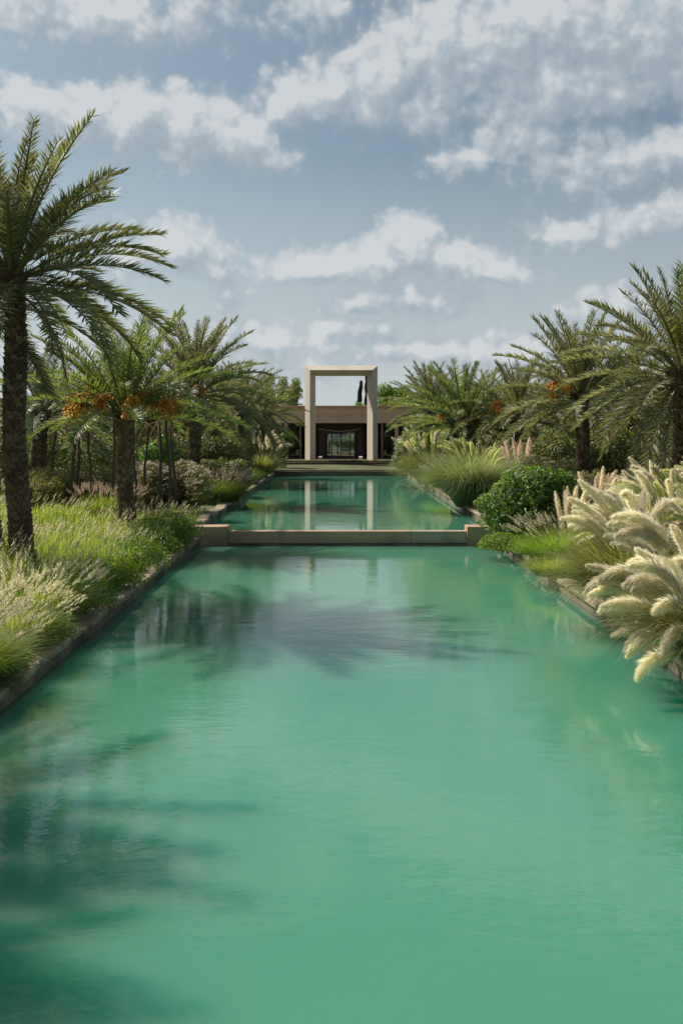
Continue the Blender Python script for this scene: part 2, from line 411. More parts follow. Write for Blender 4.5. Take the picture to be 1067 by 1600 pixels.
def mat_water(name, bump):
    m, nt, out = mat_new(name); L = nt.links.new
    geo = nn(nt, 'ShaderNodeNewGeometry')
    p = nn(nt, 'ShaderNodeBsdfPrincipled')
    n = nn(nt, 'ShaderNodeTexNoise'); n.inputs['Scale'].default_value = .16; n.inputs['Detail'].default_value = 3
    L(geo.outputs['Position'], n.inputs['Vector'])
    col = ramp(nt, n.outputs[0], [(.3, (.062,.25,.16)), (.7, (.088,.28,.192))])
    L(col, p.inputs['Base Color'])
    p.inputs['Roughness'].default_value = .035
    p.inputs['IOR'].default_value = 1.40
    p.inputs['Subsurface Weight'].default_value = 1.0
    p.inputs['Subsurface Radius'].default_value = (.30, 1.0, .90)
    p.inputs['Subsurface Scale'].default_value = 4.5
    hs = None
    for sc, amp, st, rot in ((1.1, 1.0, (1, 1.7, 1), .3), (4.5, .42, (1, 1.7, 1), -.2), (14, .16, (1, 1.6, 1), .1)):
        mp = nn(nt, 'ShaderNodeMapping'); mp.inputs['Scale'].default_value = st; mp.inputs['Rotation'].default_value = (0,0,rot)
        L(geo.outputs['Position'], mp.inputs[0])
        w = nn(nt, 'ShaderNodeTexNoise'); w.inputs['Scale'].default_value = sc; w.inputs['Detail'].default_value = 2; w.inputs['Roughness'].default_value = .5
        L(mp.outputs[0], w.inputs['Vector'])
        v = math_n(nt, 'MULTIPLY', w.outputs[0], amp)
        hs = v if hs is None else math_n(nt, 'ADD', hs, v)
    # breeze: patches of livelier ripples
    bz = nn(nt, 'ShaderNodeTexNoise'); bz.inputs['Scale'].default_value = .13; bz.inputs['Detail'].default_value = 2
    L(geo.outputs['Position'], bz.inputs['Vector'])
    st = nn(nt, 'ShaderNodeMapRange'); L(bz.outputs[0], st.inputs[0]); st.inputs[1].default_value = .35; st.inputs[2].default_value = .7
    st.inputs[3].default_value = .45 * bump; st.inputs[4].default_value = 1.5 * bump
    b = nn(nt, 'ShaderNodeBump'); b.inputs['Distance'].default_value = .06
    L(st.outputs[0], b.inputs['Strength']); L(hs, b.inputs['Height']); L(b.outputs[0], p.inputs['Normal'])
    L(p.outputs[0], out.inputs[0])
    return m
M['water'] = mat_water('pool_water', .10)
M['water_up'] = mat_water('upper_pool_water', .045)

# ------------------------------------------------------------------ ground, pools, walls
XL, XR = -4.05, 4.75            # pool edges
YW, YF = 30.4, 68.0             # weir, far end
ZU = 0.41                       # upper water level

def ss(a, b, x):
    t = np.clip((np.asarray(x, dtype=float) - a) / (b - a), 0, 1)
    return t * t * (3 - 2 * t)

def ground_z(x, y):
    x = np.asarray(x, float); y = np.asarray(y, float)
    d = np.maximum(np.maximum(XL - x, x - XR), 0)
    z = .24 + .38 * ss(26, 34, y) + .3 * ss(60, 76, y)
    z = z + ss(.6, 7, d) * (.16 + .10 * np.sin(x * .45 + y * .21) + .07 * np.sin(x * .9 - y * .5))
    return z

def make_ground():
    xs = np.unique(np.concatenate([np.linspace(-400, -40, 13), np.linspace(-40, -8, 33), np.linspace(-8, XL - .22, 12),
                                   np.linspace(XL - .22, XR + .22, 9), np.linspace(XR + .22, 9, 12), np.linspace(9, 40, 33), np.linspace(40, 400, 13)]))
    ys = np.unique(np.concatenate([np.linspace(-120, -8, 8), np.linspace(-8, YF + .3, 90), np.linspace(YF + .3, 110, 30), np.linspace(110, 900, 14)]))
    X, Y = np.meshgrid(xs, ys)
    V = np.stack([X, Y, ground_z(X, Y)], -1).reshape(-1, 3)
    nx = len(xs); F = []
    for j in range(len(ys) - 1):
        for i in range(nx - 1):
            cx, cy = (xs[i] + xs[i+1]) / 2, (ys[j] + ys[j+1]) / 2
            if XL - .2 < cx < XR + .2 and -8 < cy < YF + .3: continue
            F.append((j*nx+i, j*nx+i+1, (j+1)*nx+i+1, (j+1)*nx+i))
    struct(link('ground', newmesh('ground', V, [np.array(F)], [M['soil']], smooth=True)))
make_ground()

def water_box(name, mat, x0, x1, y0, y1, ztop, depth):
    b = MB(); b.box(x0, x1, y0, y1, ztop - depth, ztop)
    struct(b.obj(name, mat))
water_box('water', M['water'], XL - .02, XR + .02, -7.9, YW + .12, 0, 9)
water_box('upper_water', M['water_up'], XL - .02, XR + .02, YW + .34, YF + .02, ZU, 9)

def coping_side(name, x0, sgn, sections, mat):
    root = bpy.data.objects.new(name, None); COL.objects.link(root); struct(root)
    rr = random.Random(5 + int(sgn))
    w = MB()
    for (y0, y1, zt) in sections:
        xa, xb = sorted((x0, x0 + sgn * .2))
        w.box(xa, xb, y0, y1, -1.7, zt - .085)
    w.obj('pool_wall', M['wall'], root)
    for (y0, y1, zt) in sections:
        y = y0
        while y < y1 - .2:
            ln = min(rr.uniform(.7, 1.25), y1 - y)
            wd = rr.uniform(.27, .35); ov = rr.uniform(.02, .07); h = rr.uniform(-.012, .02)
            nseg = 4
            vs = []; fs = []
            for k in range(nseg + 1):                       # an uneven block: wavering edges, worn arris
                yy = y + .012 + (ln - .024) * k / nseg
                a = x0 - sgn * (ov + rr.uniform(-.018, .018)); c = x0 + sgn * (wd + rr.uniform(-.02, .02))
                t = zt + h + rr.uniform(-.008, .008)
                vs += [(a, yy, zt - .08), (a + sgn * .004, yy, t - .022), (a + sgn * .026, yy, t), (c, yy, t + rr.uniform(-.01, .006)), (c, yy, zt - .16)]
            for k in range(nseg):
                for q in range(5):
                    i, j = k * 5 + q, k * 5 + (q + 1) % 5
                    f = (i, j, j + 5, i + 5)
                    fs.append(f if sgn > 0 else f[::-1])
            e = (0, 4, 3, 2, 1); e2 = tuple(nseg * 5 + q for q in range(5))
            fs += [e if sgn > 0 else e[::-1], e2 if sgn > 0 else e2[::-1]]
            b = MB(); b.add(vs, fs); b.obj('coping_stone', mat, root)
            y += ln
    return root
coping_side('left_coping', XL, -1, [(-7.9, YW - .1, .26), (YW + .6, YF - .1, ZU + .25)], M['stone'])
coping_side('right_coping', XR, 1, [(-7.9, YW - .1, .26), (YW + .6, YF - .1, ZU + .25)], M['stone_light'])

def make_weir():
    root = thing('spillway_weir', 'low brown plastered spillway wall dividing the lower pool from the upper pool', 'weir wall', (0, YW, 0))
    x0, x1 = PX(356, YW), PX(729, YW)
    cuts = [x0, x0 + .22 * (x1 - x0), x0 + .5 * (x1 - x0), PX(643, YW), x1]
    for k in range(4):                                      # cast in lengths, the newest one paler
        b = MB(); b.box(cuts[k] + .004, cuts[k+1] - .004, .001 * k, .36, -1.65, ZU + .006); b.obj('spill_wall', M['weir_pale' if k == 3 else 'weir'], root, .012)
    b = MB(); b.box(x0 + .003, x1 - .003, -.008, .34, -1.6, .07); b.obj('waterline', M['wet_shadow'], root)  # dark band: wet plaster, with the shadow and reflection line painted in
    b = MB(); b.box(x0 + .002, x1 - .002, -.06, .0 - .002, -1.6, .035); b.obj('footing', M['wall'], root)
    for a, c in ((XL - .5, x0 - .002), (x1 + .002, XR + .45)):
        b = MB(); b.box(a, c, -.10, .62, -1.65, ZU + .15); b.obj('end_block', M['weir'], root, .018)
make_weir()

def make_terrace():
    root = bpy.data.objects.new('terrace_steps', None); COL.objects.link(root); struct(root)
    def blk(name, m, *a, bev=.01):
        b = MB(); b.box(*a); return b.obj(name, m, root, bev)
    blk('lower_riser', M['step'], -7.5, 8.2, YF, YF + .5, -1, .66)
    blk('lower_tread', M['tread'], -7.5, 8.2, YF - .06, 75.2, .663, .72)
    blk('lower_bed', M['step'], -7.5, 8.2, YF + .504, 75.2, .2, .66)
    blk('upper_riser', M['step'], -12, 13, 75.204, 75.8, .2, 1.0)
    for i in range(26):
        x = -12 + i * 25 / 26
        blk('paving_slab', M['tread'], x + .006, x + 25 / 26 - .006, 75.16, 77.4, 1.003, 1.07, bev=.008)
    blk('terrace_floor', M['step'], -14, 15, 77.41, 104, .2, 1.06)
make_terrace()

# ------------------------------------------------------------------ portal
YP = 77.6
def make_portal():
    cx = PX(533.2, YP); zt = PZ(571.2, YP); w = 113.2 / 1600 * YP / 2; t = 16.4 / 1600 * YP; zb = 1.07; d = 1.0
    root = thing('portal_frame', 'tall pale plaster portal with splayed ridged edges standing on the terrace above the pool', 'portal', (cx, YP, zb))
    H = zt - zb
    # cross section: outer back edge, ridge at half width nearest the pool, inner back edge, and a ridge behind
    def leg(s):
        o, m, i = s * w, s * (w - t / 2), s * (w - t)
        ring = lambda z_o, z_m, z_i: [(o, 0, z_o), (m, -d, z_m), (i, 0, z_i), (m, d, z_m)]
        vs = ring(0, 0, 0) + ring(H, H - t / 2, H - t)
        fs = [(k, (k+1) % 4, 4 + (k+1) % 4, 4 + k) for k in range(4)] + [(3,2,1,0), (4,5,6,7)]
        if s > 0: fs = [f[::-1] for f in fs]
        b = MB(); b.add(vs, fs); return b
    leg(-1).obj('leg', M['portal'], root); leg(1).obj('leg', M['portal'], root)
    vs = []
    for s in (-1, 1):
        vs += [(s*w, 0, H), (s*(w - t/2), -d, H - t/2), (s*(w - t), 0, H - t), (s*(w - t/2), d, H - t/2)]
    b = MB(); b.add(vs, [((k+1) % 4, k, 4 + k, 4 + (k+1) % 4) for k in range(4)] + [(0,1,2,3), (7,6,5,4)])
    b.obj('lintel', M['portal'], root)
make_portal()

# ------------------------------------------------------------------ pavilion behind the portal
YB = 86.0
def make_pavilion():
    cx = PX(533.2, YB)
    root = thing('pavilion', 'low terracotta pavilion with dark recessed glass doors seen through the portal', 'building', (cx, YB, 1.06))
    def blk(name, m, x0, x1, y0, y1, z0, z1, bev=.0, par=root):
        b = MB(); b.box(x0, x1, y0, y1, z0 - 1.06, z1 - 1.06); return b.obj(name, m, par, bev)
    zt, zs = PZ(637.5, YB), PZ(661, YB)
    fa = blk('fascia', M['fascia'], -11, 11, 0, .5, zs, zt)
    fz = MB(); rr = random.Random(3)                       # carved band of small tiles
    x = -2.0
    while x < 2.0:
        wd = rr.choice((.10, .14, .18)); z0 = PZ(653, YB) - 1.06 + rr.choice((0, .03, .08))
        if rr.random() < .86:
            fz.box(x, x + wd, -.03, -.002, z0, PZ(646, YB) - 1.06 - rr.choice((0, .06)))
        x += wd + .045
    tag(fz.obj('carved_frieze', M['frieze'], fa), kind='stuff')
    blk('roof_cap', M['fascia_cap'], -11.2, 11.2, -.12, .9, zt + .002, PZ(633.8, YB), .02)
    blk('roof', M['fascia'], -11, 11, .502, 10, zs + .5, zt)
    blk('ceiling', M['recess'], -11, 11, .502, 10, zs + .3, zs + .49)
    # slatted canopy under the fascia
    for i in range(34):
        x = -2.25 + i * 4.5 / 34
        blk('slat', M['slat'], x, x + .07, .504, 3.9, zs - .02, zs + .16)
    yb = 4.0
    gx0, gx1, gz = PX(511, YB + yb) - cx, PX(554, YB + yb) - cx, PZ(677, YB + yb)
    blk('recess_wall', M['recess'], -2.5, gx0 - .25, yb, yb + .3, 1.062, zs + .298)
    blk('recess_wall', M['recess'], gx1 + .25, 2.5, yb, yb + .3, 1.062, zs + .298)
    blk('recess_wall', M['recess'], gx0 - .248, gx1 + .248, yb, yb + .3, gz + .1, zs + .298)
    for s in (-1, 1):                                       # stepped reveals around the door
        a, b_ = sorted((s * 1.95, s * 1.55)); blk('pilaster', M['recess'], a, b_, yb - .5, yb - .002, 1.062, zs - .06, .01)
        a, b_ = sorted((s * 2.502, s * 2.85)); blk('pillar', M['recess'], a, b_, .3, 10, 1.062, zs - .002, .01)
    blk('canopy_beam', M['slat'], -2.49, 2.49, yb - 1.4, yb - 1.2, zs - .45, zs - .03, .01)
    # doors: frame, four leaves with panes
    fr = MB(); z0 = 1.062 - 1.06; z1 = gz + .1 - 1.06
    fr.box(gx0 - .246, gx0, yb + .05, yb + .25, z0, z1 - .002); fr.box(gx1, gx1 + .246, yb + .05, yb + .25, z0, z1 - .002)
    fr.box(gx0 + .002, gx1 - .002, yb + .05, yb + .25, gz - 1.06, z1 - .004)
    fr.obj('door_frame', M['dark_metal'], root)
    ws = [.17, .33, .33, .17]; x = gx0 + .002; tot = gx1 - gx0 - .004
    for f in ws:
        w = tot * f; d = MB(); t = .045
        d.box(x, x + t, yb + .1, yb + .16, z0 + .01, gz - 1.065); d.box(x + w - t, x + w - .003, yb + .1, yb + .16, z0 + .01, gz - 1.065)
        d.box(x + t + .001, x + w - t - .001, yb + .1, yb + .16, z0 + .01, z0 + .10); d.box(x + t + .001, x + w - t - .001, yb + .1, yb + .16, gz - 1.12, gz - 1.066)
        do = d.obj('door', M['dark_metal'], root)
        g = MB(); g.box(x + t + .002, x + w - t - .002, yb + .125, yb + .135, z0 + .102, gz - 1.122); g.obj('pane', M['glass'], do)
        hd = MB(); hd.box(x + w - t * .8, x + w - t * .3, yb + .04, yb + .098, z0 + .8, z0 + 1.2); hd.obj('handle', M['dark_metal'], do)
        x += w
    # side passages behind the doors
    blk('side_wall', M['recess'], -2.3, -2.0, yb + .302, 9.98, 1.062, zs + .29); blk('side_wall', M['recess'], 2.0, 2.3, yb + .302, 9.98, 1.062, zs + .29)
    # flanking bays: dark glazing between plaster piers
    for s in (-1, 1):
        for i, xx in enumerate((3.35, 4.5, 5.9, 7.4, 9.0, 10.6)):
            a, b_ = sorted((s * xx, s * (xx + (.28 if i else .16))))
            blk('pier', M['fascia'] if i % 2 else M['recess'], a, b_, .1, .6, 1.062, zs - .002, .01)
        a, b_ = sorted((s * 2.855, s * 11))
        blk('bay_wall', M['recess'], a, b_, 3.2, 3.4, 1.062, zs + .29)
        for i in range(5):
            xa, xb = sorted((s * (3.0 + i * 1.55), s * (4.4 + i * 1.55)))
            fo = MB(); q = .06
            fo.box(xa, xa + q, 3.1, 3.195, 0.02, zs - 1.2); fo.box(xb - q, xb, 3.1, 3.195, .02, zs - 1.2)
            fo.box(xa + q + .001, xb - q - .001, 3.1, 3.195, .02, .1); fo.box(xa + q + .001, xb - q - .001, 3.1, 3.195, zs - 1.28, zs - 1.2)
            wo = fo.obj('window', M['dark_metal'], root)
            g = MB(); g.box(xa + q + .002, xb - q - .002, 3.14, 3.15, .102, zs - 1.282); g.obj('pane', M['glass'], wo)
    # arc of light across the recess, put in as a pale sagging tube
    pts = []
    for k in range(21):
        u = k / 20; x = -1.9 + 3.6 * u
        pts.append((x, 1.2, PZ(669.5 + 4.2 * (1 - (2*u - 1.0)**2), YB + 1.2) - 1.06))
    c = MB(); c.tube(pts, .03, 6); o = c.obj('light_arc', M['arc_tone'])
    o.location = root.location; tag(o, 'thin pale tube shaped as an arc of light across the dark doorway recess of the pavilion', 'light arc')
make_pavilion()

def make_lantern(px, d, label):
    root = thing('ground_lantern', label, 'lantern', (PX(px, d), d, 1.07), 'cream lanterns along the terrace')
    b = MB(); b.box(-.15, .15, -.15, .15, 0, .07); b.obj('base', M['lantern'], root, .01)
    b = MB()
    for sx in (-1, 1):
        for sy in (-1, 1):
            b.box(*sorted((sx*.13, sx*.09)), *sorted((sy*.13, sy*.09)), .071, .30)
    b.obj('frame', M['lantern'], root)
    b = MB(); b.box(-.088, .088, -.088, .088, .071, .299); b.obj('panel', M['lantern'], root)
    b = MB(); v = [(-.17,-.17,.301),(.17,-.17,.301),(.17,.17,.301),(-.17,.17,.301),(-.05,-.05,.38),(.05,-.05,.38),(.05,.05,.38),(-.05,.05,.38)]
    b.add(v, [(3,2,1,0),(4,5,6,7),(0,1,5,4),(1,2,6,5),(2,3,7,6),(3,0,4,7)]); b.obj('cap', M['lantern'], root)
make_lantern(500.5, 78.6, 'small cream box lantern just inside the shaded leg of the portal')
make_lantern(563.5, 78.6, 'small cream box lantern just inside the sunlit leg of the portal')
make_lantern(445.5, 76.9, 'small cream box lantern on the terrace outside the portal, by dark palms')
make_lantern(625.5, 76.9, 'small cream box lantern on the terrace by the white flowering bush')

# ------------------------------------------------------------------ plants: vectorised blades and leaves
def blades(base, az, lean0, lean1, length, width, rng, seg=3):
    """curved grass blades: lean0/lean1 angle from vertical at root and tip; returns V, [quads, tris]"""
    n = len(base)
    ts = np.linspace(0, 1, seg + 1)
    pos = base.copy(); P = [pos.copy()]
    dirx, diry = np.cos(az), np.sin(az)
    for k in range(seg):
        a = lean0 + (lean1 - lean0) * ((k + .5) / seg) ** 1.2
        stp = (length / seg)[:, None] * np.stack([np.sin(a) * dirx, np.sin(a) * diry, np.cos(a)], 1)
        pos = pos + stp; P.append(pos.copy())
    wa = rng.uniform(0, math.pi, n)
    wd = np.stack([-np.sin(az) + .35*np.cos(wa), np.cos(az) + .35*np.sin(wa), .15*np.sin(wa*3)], 1)
    wd /= np.linalg.norm(wd, axis=1)[:, None]
    V = []
    for k in range(seg):
        w = (width * (1 - .75 * (ts[k]) ** 1.5) / 2)[:, None]
        V.append(P[k] - wd * w); V.append(P[k] + wd * w)
    V.append(P[seg])
    m = 2 * seg + 1
    A = np.stack(V, 1).reshape(-1, 3)
    b0 = (np.arange(n) * m)[:, None]
    Q = [b0 + np.array([[2*k, 2*k+1, 2*k+3, 2*k+2]]) for k in range(seg - 1)]
    T = b0 + np.array([[2*seg-2, 2*seg-1, 2*seg]])
    return A, (np.concatenate(Q) if Q else np.zeros((0,4), int)), T, P

def leafcards(C, N, U, ln, wd):
    """one folded leaf (two triangles each side of the midrib) per centre; N normal, U long axis"""
    n = len(C)
    B = np.cross(N, U)
    ln = ln[:, None]; wd = wd[:, None]
    v0 = C - U * ln * .5; v2 = C + U * ln * .5
    v1 = C + B * wd * .5 + N * wd * .18; v3 = C - B * wd * .5 + N * wd * .18
    V = np.stack([v0, v1, v2, v3], 1).reshape(-1, 3)
    b0 = (np.arange(n) * 4)[:, None]
    return V, np.concatenate([b0 + np.array([[0, 1, 2]]), b0 + np.array([[0, 2, 3]])])

def unit(a): return a / np.maximum(np.linalg.norm(a, axis=1), 1e-9)[:, None]

def lump_leaves(lobes, n, leaf, rng, asp=.45, depth=.45, up=.35, zmin=None):
    """leaves through the outer part of a set of ellipsoid lobes (cx,cy,cz,rx,ry,rz)"""
    lob = np.array(lobes, float)
    wt = (lob[:, 3] * lob[:, 4] * lob[:, 5]) ** .67; wt /= wt.sum()
    pick = rng.choice(len(lob), n, p=wt)
    d = unit(rng.normal(size=(n, 3)))
    r = 1 - depth * rng.random(n) ** 1.6
    # uneven surface: gentle bulges and gaps
    ph = rng.uniform(0, 6.28, (len(lob), 3))[pick]
    r *= 1 + .13 * np.sin(d[:, 0]*5 + ph[:, 0]) * np.sin(d[:, 1]*5 + ph[:, 1]) + .10 * np.sin(d[:, 2]*8 + ph[:, 2])
    C = lob[pick, :3] + d * lob[pick, 3:6] * r[:, None]
    if zmin is not None:
        C = C[C[:, 2] > zmin]; d = d[:len(C)]
    n = len(C)
    N = unit(d[:n] + rng.normal(size=(n, 3)) * .7 + np.array([0, 0, up]))
    U = unit(np.cross(N, rng.normal(size=(n, 3))))
    s = leaf * rng.uniform(.6, 1.35, n)
    return leafcards(C, N, U, s, s * asp)

# ------------------------------------------------------------------ date palms
def frond_mesh(name, Lf, elev, droop, seed, mats, leaf_len=.46, nl=84, wid=.030, dry=False, sway=0.0):
    rng = np.random.default_rng(seed)
    K = 22
    t = np.linspace(0, 1, K)
    th = np.radians(elev - droop * t ** 1.35)
    dx = np.cos(th); dz = np.sin(th)
    step = Lf / (K - 1)
    x = np.concatenate([[0], np.cumsum(dx[:-1]) * step]); z = np.concatenate([[0], np.cumsum(dz[:-1]) * step])
    y = sway * Lf * t ** 2
    Pth = np.stack([x, y, z], 1)
    T = unit(np.gradient(Pth, axis=0)); B = np.tile(np.array([[0., 1, 0]]), (K, 1)); N = unit(np.cross(T, B)) * 1.0
    N = np.where(N[:, 2:3] < -1, -N, N)
    N = unit(np.cross(B, -T)) if False else unit(np.stack([-np.sin(th), 0*th, np.cos(th)], 1))
    V = []; F4 = []; F3 = []
    # rachis: three-sided tapering rib, broad at the base
    rad = .034 * (1 - t) ** .8 + .005
    for k in range(K):
        V += [Pth[k] + B[k]*rad[k]*1.3, Pth[k] + N[k]*rad[k]*.7, Pth[k] - B[k]*rad[k]*1.3]
    rq = []
    for k in range(K - 1):
        for q in range(3):
            rq.append((k*3+q, k*3+(q+1) % 3, (k+1)*3+(q+1) % 3, (k+1)*3+q))
    V = np.array(V); nv = len(V)
    # leaflets in two loose ranks per side
    tl = np.concatenate([np.linspace(.16, .995, nl)] * 2) + rng.uniform(-.006, .006, 2 * nl)
    side = np.repeat([1., -1.], nl)
    tl = np.clip(tl, .14, .999)
    f = tl * (K - 1); i0 = np.clip(f.astype(int), 0, K - 2); fr = (f - i0)[:, None]
    base = Pth[i0] * (1 - fr) + Pth[i0 + 1] * fr
    Tt = unit(T[i0] * (1 - fr) + T[i0+1] * fr); Nn = unit(N[i0] * (1 - fr) + N[i0+1] * fr)
    prof = np.clip(np.where(tl < .32, .35 + .65 * (tl - .14) / .18, 1 - .5 * ((tl - .32) / .68) ** 1.7), .2, 1)
    ll = leaf_len * prof * rng.uniform(.82, 1.15, 2 * nl)
    a = np.radians(60 - 22 * tl + rng.normal(0, 9, 2 * nl))
    vee = np.radians(rng.choice([38., 12.], 2 * nl) + rng.normal(0, 7, 2 * nl))
    if dry: a = np.radians(22 + rng.normal(0, 8, 2*nl)); vee = np.radians(-20 + rng.normal(0, 22, 2*nl))
    Bs = np.stack([0*side, side, 0*side], 1)
    D = unit(Tt * np.cos(a)[:, None] + (Bs * np.cos(vee)[:, None] + Nn * np.sin(vee)[:, None]) * np.sin(a)[:, None])
    W = unit(np.cross(D, np.cross(Bs, Tt) + rng.normal(0, .25, (2*nl, 3))))
    W = unit(Tt * .8 + W * .3 - D * np.sum((Tt*.8 + W*.3) * D, 1)[:, None])
    g = np.array([[0, 0, -1.]])
    sag = (.10 if not dry else .3) * rng.uniform(.3, 1.4, 2*nl)[:, None]
    w = wid * rng.uniform(.8, 1.2, 2*nl)[:, None]
    lv = ll[:, None]
    p0 = base; p1 = base + D * lv * .45 + g * lv * sag * .18; p2 = base + D * lv + g * lv * sag
    lf = np.stack([p0 - W*w*.3, p0 + W*w*.3, p1 + W*w*.5, p1 - W*w*.5, p2], 1).reshape(-1, 3)
    b0 = nv + (np.arange(2*nl) * 5)[:, None]
    me = newmesh(name, np.concatenate([V, lf]), [np.array(rq), b0 + np.array([[0,1,2,3]]), b0 + np.array([[3,2,4]])], mats, [1, 0, 0])
    return me

ELEVS = [86, 78, 70, 61, 52, 43, 34, 24, 14, 3, -9, -24, -40]
FR = {}
def get_fronds(matkey):
    if matkey not in FR:
        FR[matkey] = []
        for i, e in enumerate(ELEVS):
            row = []
            for s in range(3):
                rr = random.Random(i * 7 + s)
                droop = (10 + (90 - abs(e - 15)) * .52) * rr.uniform(.7, 1.25) if e > -15 else 46 * rr.uniform(.7, 1.15)
                row.append(frond_mesh('frond', 3.0, e, droop, i * 10 + s, [M[matkey], M['rachis']], sway=rr.uniform(-.09, .09),
                                      leaf_len=.40 if e > 80 else .48))
            FR[matkey].append(row)
    return FR[matkey]
DRY = [frond_mesh('dry_frond', 2.4, e, d, 900 + i, [M['frond_dry'], M['frond_dry']], dry=True, leaf_len=.3, nl=44, wid=.03)
       for i, (e, d) in enumerate(((-20, 60), (-35, 50), (0, 88), (-50, 36)))]

def trunk_mesh(Ht, r, lean, seed, boots=True):
    """leaning stem ringed by the cut bases of old leaves"""
    rr = random.Random(seed)
    b = MB()
    n = max(6, int(Ht / .35))
    axis = lambda z: Vector((lean[0] * (z / Ht) ** 1.5 + .05 * math.sin(z * 1.3 + seed), lean[1] * (z / Ht) ** 1.5, z))
    radius = lambda z: r * (1 + .35 * math.exp(-max(z, 0) / .25)) * (1 - .12 * z / Ht) * (1 + .04 * math.sin(z * 3 + seed)) + (.35 * r * max(0, (z - Ht + .55) / .55) if z > Ht - .55 else 0)
    zs = [-.35 + (Ht + .35) * k / n for k in range(n + 1)]
    b.tube([axis(max(z, 0)) + Vector((0, 0, min(z, 0))) for z in zs], [radius(z) * .93 for z in zs], 14)
    core = (b.v, b.f)
    vs, fs = [], []
    z = .02; row = 0
    while z < Ht - .02:
        rad = radius(z); per = max(9, int(2 * math.pi * rad / .17))
        top = max(0, 1 - (Ht - z) / .9)
        for k in range(per):
            an = 2 * math.pi * (k + .5 * (row % 2) + rr.uniform(-.12, .12)) / per + row * .13
            er, et = Vector((math.cos(an), math.sin(an), 0)), Vector((-math.sin(an), math.cos(an), 0))
            w = 2 * math.pi * rad / per * .47; h = rr.uniform(.09, .15) * (1 + .8 * top); out = rad * rr.uniform(.09, .24) + .10 * top * rr.uniform(.3, 1.5)
            c = axis(z) + er * rad * .90 + Vector((0, 0, rr.uniform(-.02, .02)))
            p = [c - et * w, c + et * w, c + er * (out + .02) + et * w * .75 + Vector((0,0,h)), c + er * (out + .02) - et * w * .75 + Vector((0,0,h)), c + Vector((0,0,h*1.02)) - et*w*.7, c + Vector((0,0,h*1.02)) + et*w*.7]
            i = len(vs); vs += [tuple(q) for q in p]
            fs += [(i, i+1, i+2, i+3), (i+3, i+2, i+5, i+4), (i, i+3, i+4), (i+1, i+5, i+2)]
        z += .085 * (1 + .4 * top); row += 1
    me = bpy.data.meshes.new('trunk')
    nv = len(core[0])
    me.from_pydata(core[0] + vs, [], core[1] + [tuple(q + nv for q in f) for f in fs])
    me.materials.append(M['trunk']); me.materials.append(M['boot'])
    mi = [0] * len(core[1]) + [1] * len(fs)
    me.polygons.foreach_set('material_index', mi); me.update()
    return me, axis(Ht), radius(Ht)

def date_bunch_mesh(seed, mat, stalk=.55):
    """orange fruit stalk that arches out and splits into strands of dates"""
    rng = np.random.default_rng(seed); rr = random.Random(seed)
    b = MB()
    pts = [(0,0,0), (stalk*.4,0,stalk*.32), (stalk*.8,0,stalk*.36), (stalk,0,stalk*.25)]
    b.tube(pts, [.03, .026, .022, .018], 5)
    tip = Vector(pts[-1]); dates = []
    for k in range(30):
        an = rr.uniform(0, 6.28); sp = rr.uniform(.05, .22)
        d = Vector((rr.uniform(.05, .42), math.sin(an) * sp, -rr.uniform(.18, .62) + .1))
        mid = tip + d * .5 + Vector((.06, 0, .07)); end = tip + d
        b.tube([tip, mid, end], [.006, .005, .003], 3, cap=False)
        for q in range(9):
            u = .28 + .72 * q / 8
            c = (tip * (1-u)**2 + mid * 2*u*(1-u) + end * u*u)
            dates.append(c + Vector((rr.uniform(-.03,.03), rr.uniform(-.03,.03), rr.uniform(-.03,.02))))
    nst = len(b.f)
    for c in dates:
        r = rr.uniform(.020, .030)
        v = [c + Vector(q) * r for q in ((1,0,0),(0,1,0),(-1,0,0),(0,-1,0),(0,0,1.5),(0,0,-1.5))]
        b.add(v, [(0,1,4),(1,2,4),(2,3,4),(3,0,4),(1,0,5),(2,1,5),(3,2,5),(0,3,5)])
    me = b.mesh('date_bunch', M['date_stem'], smooth=True); me.materials.append(mat)
    me.polygons.foreach_set('material_index', [0]*nst + [1]*(len(b.f) - nst))
    return me
DATES = [date_bunch_mesh(40 + i, M['date']) for i in range(3)]
DATES_DARK = [date_bunch_mesh(50 + i, M['date_dark'], .4) for i in range(2)]

